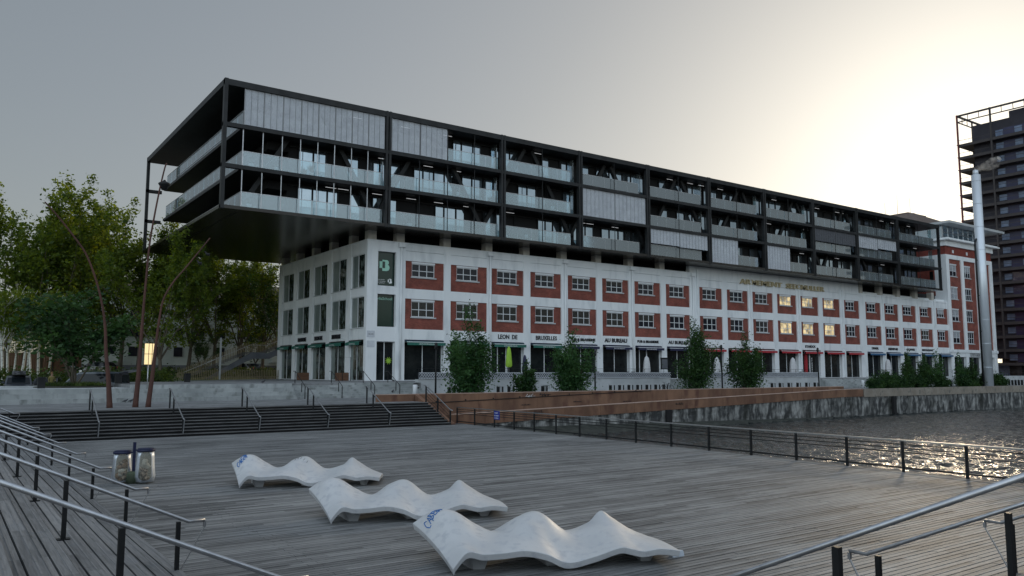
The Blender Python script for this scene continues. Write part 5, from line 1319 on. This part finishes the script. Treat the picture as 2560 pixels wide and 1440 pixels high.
# ================================================================ CARS
def car(x,y,z,rz,body,label,kind='car',L=4.3,W=1.76,H=1.5,roofbox=False,tail=False,door=False):
    r=root('parked_car' if kind=='car' else 'parked_van',(0,0,0),label,'car' if kind=='car' else 'van','vehicles parked on the left')
    if kind=='car': prof=[(-.5,.30),(-.5,.62),(-.485,.70),(-.29,.86),(-.13,1.36),(-.02,1.48),(.22,1.5),(.38,1.40),(.47,.98),(.5,.88),(.5,.3)]
    else: prof=[(-.5,.30),(-.5,.72),(-.48,.84),(-.36,1.05),(-.24,1.70),(-.14,1.90),(.1,1.95),(.46,1.93),(.49,1.7),(.5,1.0),(.5,.3)]
    k_=H/ (1.5 if kind=='car' else 1.95)
    n=len(prof); secs=[(-W/2,.90,0),(-W/2+.05,1,0),(W/2-.05,1,0),(W/2,.90,0)]
    b=MB(); vs=[]
    for (w_,f_,_) in secs:
        for px_,pz_ in prof:
            inset=(.16*max(0,(pz_*k_-.85))) ; ww=w_-(inset if w_>0 else -inset)
            vs.append((px_*L*(1 if f_==1 else .99),ww,pz_*k_*(1 if pz_<.5 or f_==1 else .985)))
    fs=[]
    for s_ in range(3):
        for i in range(n): fs.append((s_*n+i,s_*n+(i+1)%n,(s_+1)*n+(i+1)%n,(s_+1)*n+i))
    fs+=[tuple(range(n-1,-1,-1)),tuple(3*n+i for i in range(n))]
    b.add(vs,fs); bo=b.build('body',M[body],r)
    def side(y_,pts,off):
        p=MB(); m=[]
        for a_,z_ in pts:
            inset=.16*max(0,z_*k_-.85); yy=(W/2-inset+off)*y_; m.append((a_*L,yy,z_*k_))
        p.add(m,[tuple(range(len(m))) if y_>0 else tuple(range(len(m)-1,-1,-1))]); return p
    gl=[(-.255,.92),(-.12,1.31),(-.01,1.41),(.20,1.42),(.34,1.33),(.41,.98)] if kind=='car' else [(-.32,1.08),(-.22,1.62),(-.13,1.78),(.42,1.80),(.455,1.12)]
    for s_ in (-1,1): side(s_,gl,.015).build('side_window',M['car_glass'],r)
    p=MB()
    if kind=='car': a0,a1=(-.285,.875),(-.135,1.345); b0,b1=(.468,1.0),(.385,1.39)
    else: a0,a1=(-.358,1.06),(-.243,1.68); b0,b1=(.503,1.1),(.492,1.68)
    def pane(q0,q1,d):
        w0=W/2-.12-.16*max(0,q0[1]*k_-.85); w1=W/2-.12-.16*max(0,q1[1]*k_-.85)
        p=MB(); p.add([(q0[0]*L+d,-w0,q0[1]*k_+.012),(q0[0]*L+d,w0,q0[1]*k_+.012),(q1[0]*L+d,w1,q1[1]*k_+.012),(q1[0]*L+d,-w1,q1[1]*k_+.012)],[(0,1,2,3)]); return p
    pane(a0,a1,-.015).build('windscreen',M['car_glass'],r); pane(b0,b1,.015).build('rear_window',M['car_glass'],r)
    for sx in (-.31,.30):
        for sy in (-1,1):
            w_=MB(); yy=sy*(W/2-.09); w_.tube([(sx*L,yy-.1,.32),(sx*L,yy+.1,.32)],.32,18); wo_=w_.build('wheel',M['tyre'],r); w_=MB(); w_.tube([(sx*L,yy+sy*.08,.32),(sx*L,yy+sy*.115,.32)],.2,12); w_.build('rim',M['steel_rail'],wo_)
    for sy in (-1,1):
        h=MB(); h.blob((-.478*L,sy*(W/2-.26),.66*k_ if kind=='car' else .82),(.10,.20,.085),6); h.build('headlight',M['lamp_glass'],r)
        h=MB(); h.box(.49*L,.505*L,sy*(W/2-.18)-.1,sy*(W/2-.18)+.1,.72*k_,.95*k_); h.build('tail_light',M['red_cloth'],r)
        h=MB(); h.box(-.22*L,-.19*L,sy*(W/2+.02),sy*(W/2+.2),.93*k_,1.06*k_); h.build('wing_mirror',M[body],r)
    h=MB(); h.box(-.508*L,-.49*L,-.55,.55,.42,.58); h.build('grille',M['dark_gap'],r)
    if roofbox:
        h=MB(); h.prof([(-.22*L,1.58),(-.19*L,1.86),(.20*L,1.88),(.24*L,1.58)][::-1],-.45,.45); h.build('roof_box',M['car_black'],r); h=MB(); h.box(-.12*L,-.10*L,-.6,.6,1.49,1.57); h.box(.12*L,.14*L,-.6,.6,1.49,1.57); h.build('roof_bar',M['dark_steel'],r)
    if tail:
        h=MB(); h.beam((.49*L,0,1.9*k_),(.49*L+1.0,0,2.08*k_),W*.86,.08,up=(0,0,1)); h.build('open_tailgate',M[body],r)
    if door:
        h=MB(); yy=W/2; h.add([(-.16*L,yy,.35),(-.16*L,yy,.92),(.02*L-.2,yy+.75,.92),(.02*L-.2,yy+.75,.35)],[(0,1,2,3)]); h.add([(-.16*L,yy+.03,.35),(-.16*L,yy+.03,.92),(.02*L-.2,yy+.78,.92),(.02*L-.2,yy+.78,.35)],[(3,2,1,0)]); h.build('open_door',M[body],r)
    r.location=(x,y,z); r.rotation_euler=(0,0,rz); return r
# headings: local -x is the nose
toc=math.atan2(-72,-5)
car(5.0,73.0,1.62,math.atan2(72,5),'car_grey','grey hatchback facing the terrace with a black roof box','car',4.2,1.80,1.5,roofbox=True)
car(7.1,74.6,1.60,math.atan2(72,9)-.12,'car_black','black car with its door open beside the grey hatchback','car',4.2,1.76,1.42,door=True)
v_a=math.atan2(-(_fx),_fy); car(9.9,69.9+1.2,1.50,v_a,'car_silver','silver van seen side on with its tailgate open','van',5.0,1.9,1.92,tail=True)
car(*atv(240,922,110)[:2],3.15,v_a,'car_black','dark car on the upper street behind the silver van','car',4.5,1.8,1.5)
car(*atv(148,922,114)[:2],3.15,v_a+.1,'car_silver','pale roofed car on the upper street behind the birches','car',4.5,1.8,1.6)
car(*atv(590,930,115)[:2],3.15,v_a,'car_black','dark car glimpsed behind the picket fence','car',4.4,1.8,1.5)
car(*atv(625,930,118)[:2],3.15,v_a,'car_grey','grey car glimpsed below the stair landing','car',4.4,1.8,1.5)

# ================================================================ PEOPLE (small, far)
def person(p,label,pose='stand',rz=0,top='jacket_dark',hair_m='hair'):
    r=root('person',(0,0,0),label,'person')
    J={'pel':(0,0,.95),'che':(0,0,1.28),'nek':(0,.0,1.47),'hd':(0,-.01,1.58),'hd2':(0,-.02,1.70),
       'sl':(-.17,0,1.40),'el':(-.24,.02,1.14),'wl':(-.22,-.12,.92),'sr':(.17,0,1.40),'er':(.26,.0,1.15),'wr':(.20,-.18,1.02),
       'hl':(-.09,0,.9),'kl':(-.10,-.03,.5),'al':(-.11,.02,.08),'tl':(-.11,-.15,.035),'hr':(.09,0,.9),'kr':(.11,.02,.5),'ar':(.12,.05,.08),'tr':(.12,-.12,.035)}
    if pose=='bend':
        for k in ('che','nek','hd','hd2','sl','el','wl','sr','er','wr'):
            a_=J[k]; t=1.0; y,z=a_[1],a_[2]-.95; J[k]=(a_[0],y*math.cos(t)-z*math.sin(t),.95+y*math.sin(t)+z*math.cos(t))
        J['wl']=(J['el'][0],J['el'][1]-.22,J['el'][2]-.1); J['wr']=(J['er'][0],J['er'][1]-.22,J['er'][2]-.1)
    E_=[('pel','che'),('che','nek'),('nek','hd'),('hd','hd2'),('che','sl'),('sl','el'),('el','wl'),('che','sr'),('sr','er'),('er','wr'),('pel','hl'),('hl','kl'),('kl','al'),('al','tl'),('pel','hr'),('hr','kr'),('kr','ar'),('ar','tr')]
    rad={'pel':.15,'che':.17,'nek':.055,'hd':.085,'hd2':.09,'sl':.07,'sr':.07,'el':.045,'er':.045,'wl':.032,'wr':.032,'hl':.10,'hr':.10,'kl':.065,'kr':.065,'al':.045,'ar':.045,'tl':.035,'tr':.035}
    K=list(J); me=bpy.data.meshes.new('body'); me.from_pydata([J[k] for k in K],[(K.index(a_),K.index(b_)) for a_,b_ in E_],[])
    o=bpy.data.objects.new('body',me); col.objects.link(o); md=o.modifiers.new('skin','SKIN'); 
    for i,k in enumerate(K): me.skin_vertices[0].data[i].radius=(rad[k],rad[k]*(.75 if k in('che','pel') else 1))
    me.skin_vertices[0].data[0].use_root=True; s2=o.modifiers.new('sub','SUBSURF'); s2.levels=1; s2.render_levels=1
    bpy.context.view_layer.update(); m2=bpy.data.meshes.new_from_object(o.evaluated_get(bpy.context.evaluated_depsgraph_get()))
    bpy.data.objects.remove(o); o=bpy.data.objects.new('body',m2); col.objects.link(o); o.parent=r
    m2.materials.clear(); m2.materials.append(M['skin']); m2.materials.append(M[top]); m2.materials.append(M['trousers'])
    hz=J['nek']; 
    for pg in m2.polygons:
        c_=pg.center; legs = c_.z<.93 and abs(c_.y)<.25
        dist_h=(Vector(J['hd'])-c_).length
        pg.material_index=2 if legs else (0 if dist_h<.17 else 1); pg.use_smooth=True
    h=MB(); hc_=Vector(J['hd2']); h.blob((hc_.x,hc_.y+.03,hc_.z-.01),(.095,.10,.11),7,.06); ho=h.build('hair',M[hair_m],r)
    r.location=p; r.rotation_euler=(0,0,rz); return r
q_=atv(129,950,73.5); person((q_.x,73.5,1.62),'person in a dark jacket standing with long fair hair near the parked cars','stand',.3,'top_olive')
q_=atv(315,950,70.8); person((q_.x+.1,70.4,1.55),'person bending forward at the open tailgate of the silver van','bend',-.9,'jacket_dark')

# yellow street sign, sunlight on it put in as a weak emission
p_=atz(375,950,TER); q_=atv(375,886,76); x=q_.x
r=root('sunlit_sign_panel',(x,76,TER),'tall yellow panel with sunlight painted in as glow, beside the thick tree trunk','sign')
k=MB(); k.box(x-.46,x+.46,75.95,76.05,zt(375,911,76),zt(375,859,76)); k.build('panel',M['sunlit_sign'],r)
k=MB(); za,zb2=zt(375,911,76),zt(375,859,76)
for dx in (-.48,-.12,.16,.48): k.box(x+dx-.02,x+dx+.02,75.92,75.948,za-.05,zb2+.05)
k.box(x-.5,x+.5,75.92,75.946,(za+zb2)/2-.02,(za+zb2)/2+.02); k.build('frame',M['dark_steel'],r)
k=MB(); k.tube([(x-.1,76,1.4),(x-.1,76,za)],.05,8); k.build('post',M['steel_rail'],r)

# ================================================================ WAVE LOUNGERS
US=[0,.06,.13,.22,.36,.50,.64,.72,.80,.90,1.0]
# heights over the deck of the upper surface: front edge, middle, back edge
LF=(0,0); 
def lounger_mesh():
    s=np.array([0,.06,.13,.22,.31,.40,.49,.61,.73,.785,.83,.91,1])
    rows=[[.13,.39,.35,.36,.38,.30,.15,.23,.36,.32,.28,.31,.26],
          [.30,.46,.45,.44,.48,.46,.30,.27,.40,.38,.33,.31,.25],
          [.42,.64,.64,.50,.52,.66,.54,.34,.46,.46,.40,.31,.23],
          [.51,.80,.84,.60,.45,.70,.76,.40,.50,.56,.50,.32,.19],
          [.57,.74,.79,.58,.37,.55,.69,.34,.46,.68,.56,.32,.14]]
    return 4.05,1.85,s,np.array(rows)
def interp(xs,ys,x):
    # Catmull-Rom through samples
    i=min(max(int(np.searchsorted(xs,x)-1),0),len(xs)-2); t=(x-xs[i])/(xs[i+1]-xs[i]); h=xs[i+1]-xs[i]
    def m(j):
        if j<=0: return (ys[1]-ys[0])/(xs[1]-xs[0])
        if j>=len(xs)-1: return (ys[-1]-ys[-2])/(xs[-1]-xs[-2])
        return (ys[j+1]-ys[j-1])/(xs[j+1]-xs[j-1])
    m0,m1=m(i)*h,m(i+1)*h
    return (2*t**3-3*t*t+1)*ys[i]+(t**3-2*t*t+t)*m0+(-2*t**3+3*t*t)*ys[i+1]+(t**3-t*t)*m1
L_,Dp,ss,HT_=lounger_mesh()
TT=np.array([0,.25,.5,.75,1.0])
def hz(s,t): return interp(TT,np.array([interp(ss,HT_[j],s) for j in range(5)]),t)
def edge_xy(s,t):
    x=L_*(-.13*t + s*(1+.16*t)) ; y=t*Dp
    return x,y
def make_lounger():
    r=root('wave_lounger',(0,0,0),'x','lounger','wavy white concrete loungers on the deck')
    nx,ny=96,44; top=[]; 
    for j in range(ny+1):
        for i in range(nx+1):
            s,t=i/nx,j/ny; x,y=edge_xy(s,t); top.append((x,y,hz(s,t)))
    P=np.array(top).reshape(ny+1,nx+1,3); m=MB()
    th=.115; vs=[tuple(p) for p in P.reshape(-1,3)]; n=len(vs)
    for j in range(ny+1):
        for i in range(nx+1):
            x,y,z=P[j,i]; vs.append((x+(.03 if i==0 else -.02 if i==nx else 0),y+(.03 if j==0 else -.03 if j==ny else 0),z-th))
    W_=nx+1; f=[]
    for j in range(ny):
        for i in range(nx): a_=j*W_+i; f.append((a_,a_+1,a_+W_+1,a_+W_)); f.append((n+a_,n+a_+W_,n+a_+W_+1,n+a_+1))
    m.add(vs,f,True); g0=len(m.f)
    for i in range(nx): m.f.append((i+1,i,n+i,n+i+1)); a_=ny*W_+i; m.f.append((a_,a_+1,n+a_+1,n+a_))
    for j in range(ny): a_=j*W_; m.f.append((a_,a_+W_,n+a_+W_,n+a_)); a_=j*W_+nx; m.f.append((a_+W_,a_,n+a_,n+a_+W_))
    m.sm+=[False]*(len(m.f)-g0)
    o=m.build('shell',M['bench_concrete'],r)
    bv=o.modifiers.new('bevel','BEVEL'); bv.width=.018; bv.segments=2; bv.limit_method='ANGLE'; bv.angle_limit=R(50)
    for s,w_ in ((.15,.16),(.47,.18),(.88,.14)):  # feet widened into ribs to keep the underside in shade
        k=MB(); n_=7
        for q in range(n_):
            t0,t1=.20+.66*q/n_,.20+.66*(q+1)/n_; B_=[];T_=[]
            for (sg,t) in ((-1,t0),(1,t0),(1,t1),(-1,t1)):
                x,y=edge_xy(s,t); tp=hz(s+sg*w_*1.2/L_,t)-.07; fl_=0 if 0<q<n_-1 else .0
                B_.append((x+sg*w_*.62,y+(.10 if (q==0 and t==t0) else -.10 if (q==n_-1 and t==t1) else 0),fl_)); T_.append((x+sg*w_*1.35,y,tp))
            k.hexa(B_,T_)
        k.build('foot',M['bench_concrete'],r)
    return r
def on_shell(s,t,lift=.006): x,y=edge_xy(s,t); return Vector((x,y,hz(s,t)+lift))
tagpts={'C':[(.9,.9),(.3,1),(0,.6),(0,.3),(.4,0),(.9,.1)],'A':[(0,0),(.5,1),(.9,0)],'A2':[(.2,.4),(.8,.4)],'B':[(0,0),(0,1),(.6,.9),(.1,.5),(.7,.3),(0,0)],'E':[(.8,1),(0,.9),(.1,.5),(.7,.5),(.1,.45),(0,0),(.8,.1)],'Z':[(0,1),(.9,1),(0,0),(.9,.05)],'I':[(.4,1),(.3,0)],'M':[(0,0),(.1,1),(.4,.3),(.7,1),(.9,0)]}
def graffiti(r,s0,t0,sx,sy,letters,rad,mt_='blue_paint'):
    m=MB()
    for i,k in enumerate(letters):
        for key in (k,k+'2') if k=='A' else (k,):
            pts=[]
            q=tagpts[key]
            for a_,b_ in zip(q[:-1],q[1:]):
                for u_2 in range(4): f_=u_2/4; pts.append((a_[0]+(b_[0]-a_[0])*f_,a_[1]+(b_[1]-a_[1])*f_))
            pts.append(q[-1]); m.tube([on_shell(s0+sx*(i+p[0]*.95),t0+sy*p[1]+.03*i*(1 if sy>0 else 0)) for p in pts],rad,4,False)
    m.build('graffiti',M[mt_],r)
lo=make_lounger(); PROTO=lo
LP=[((7.16,11.80),-.415,'nearest wavy white lounger with large blue graffiti at its head'),((7.27,17.23),-.395,'middle wavy white lounger without graffiti'),((7.28,24.0),-.45,'farthest wavy white lounger with small blue graffiti and green stains')]
for i,((x,y),a_,l) in enumerate(LP):
    o=lo if i==0 else copy_tree(PROTO)
    o.location=(x,y,0); o.rotation_euler=(0,0,a_); o['label']=l
    LP[i]=o
graffiti(LP[0],.015,.66,.013,.15,'CABEZM',.009); 
graffiti(LP[2],.02,.52,.013,.17,'CAEZM',.013)
mm=MB()
for k in range(5): mm.tube([on_shell(.40+.02*k,.6+.05*math.sin(k)),on_shell(.41+.02*k,.66+.05*math.sin(k))],.006,4)
mm.build('scribble',M['dark_steel'],LP[2])

# clear bag litter stand
bx_,by_=5.05,27.3
bs=root('bag_bin',(bx_,by_,0),'litter stand with two clear hanging bags full of rubbish','litter bin')
ux,uy=_fy,-_fx                                   # direction across the view
def off(a_,b_=0): return (bx_+ux*a_+_fx*b_, by_+uy*a_+_fy*b_)
k=MB(); k.box(bx_-.04,bx_+.04,by_-.04,by_+.04,.3,1.24); k.build('post',M['bin_blue'],bs)
k=MB(); k.lathe([(.20,0),(.19,.30),(.13,.36)],(off(.02,-.05)[0],off(.02,-.05)[1],0),10); k.build('base',M['bin_base'],bs)
for sgn,full in ((-1,0),(1,1)):
    cx_,cy_=off(.36*sgn,0 if sgn>0 else .0)
    zt_=1.0 if sgn>0 else .93
    k=MB(); k.lathe([(.25,-.035),(.27,-.03),(.27,.03),(.25,.035),(.20,.03),(.20,-.03)],(cx_,cy_,zt_),18); k.lathe([(.235,.036),(.23,.06),(.05,.065)],(cx_,cy_,zt_),18); h=k.build('hoop',M['bin_blue'],bs)
    k=MB(); k.beam((bx_,by_,zt_),(cx_,cy_,zt_),.05,.04); k.build('arm',M['bin_blue'],bs)
    k=MB(); k.lathe([(.235,zt_-.03),(.25,zt_-.2),(.27,.5),(.30,.22),(.26,.05),(.1,.02)],(cx_,cy_,0),18); bg_=k.build('bag',M['bag_film'],bs)
    rd=random.Random(3+full)
    for j in range(11):
        t=rd.uniform(0,6.28); q=rd.uniform(0,.13); zz=.10+.055*j; k=MB(); k.blob((cx_+q*math.cos(t),cy_+q*math.sin(t),zz),(rd.uniform(.07,.12),rd.uniform(.07,.12),rd.uniform(.06,.1)),6,.12)
        mt_='litter_white' if (full and j>6) or rd.random()<.05 else rd.choice(['litter_brown','litter_mixed'] if not full else ['litter_mixed','tyre','litter_mixed'])
        k.build('rubbish',M[mt_],bg_)
# crushed carton by the nearest lounger
p_=atz(1692,1390,0); k=MB(); k.hexa([(p_.x-.16,p_.y-.05,0),(p_.x+.12,p_.y-.08,0),(p_.x+.14,p_.y+.06,0),(p_.x-.12,p_.y+.08,0)],[(p_.x-.14,p_.y-.04,.07),(p_.x+.11,p_.y-.06,.10),(p_.x+.12,p_.y+.04,.09),(p_.x-.11,p_.y+.06,.06)])
tag(k.build('carton',M['carton'],loc=(p_.x,p_.y,0)),'flattened pale carton lying under the right tip of nearest lounger','carton')
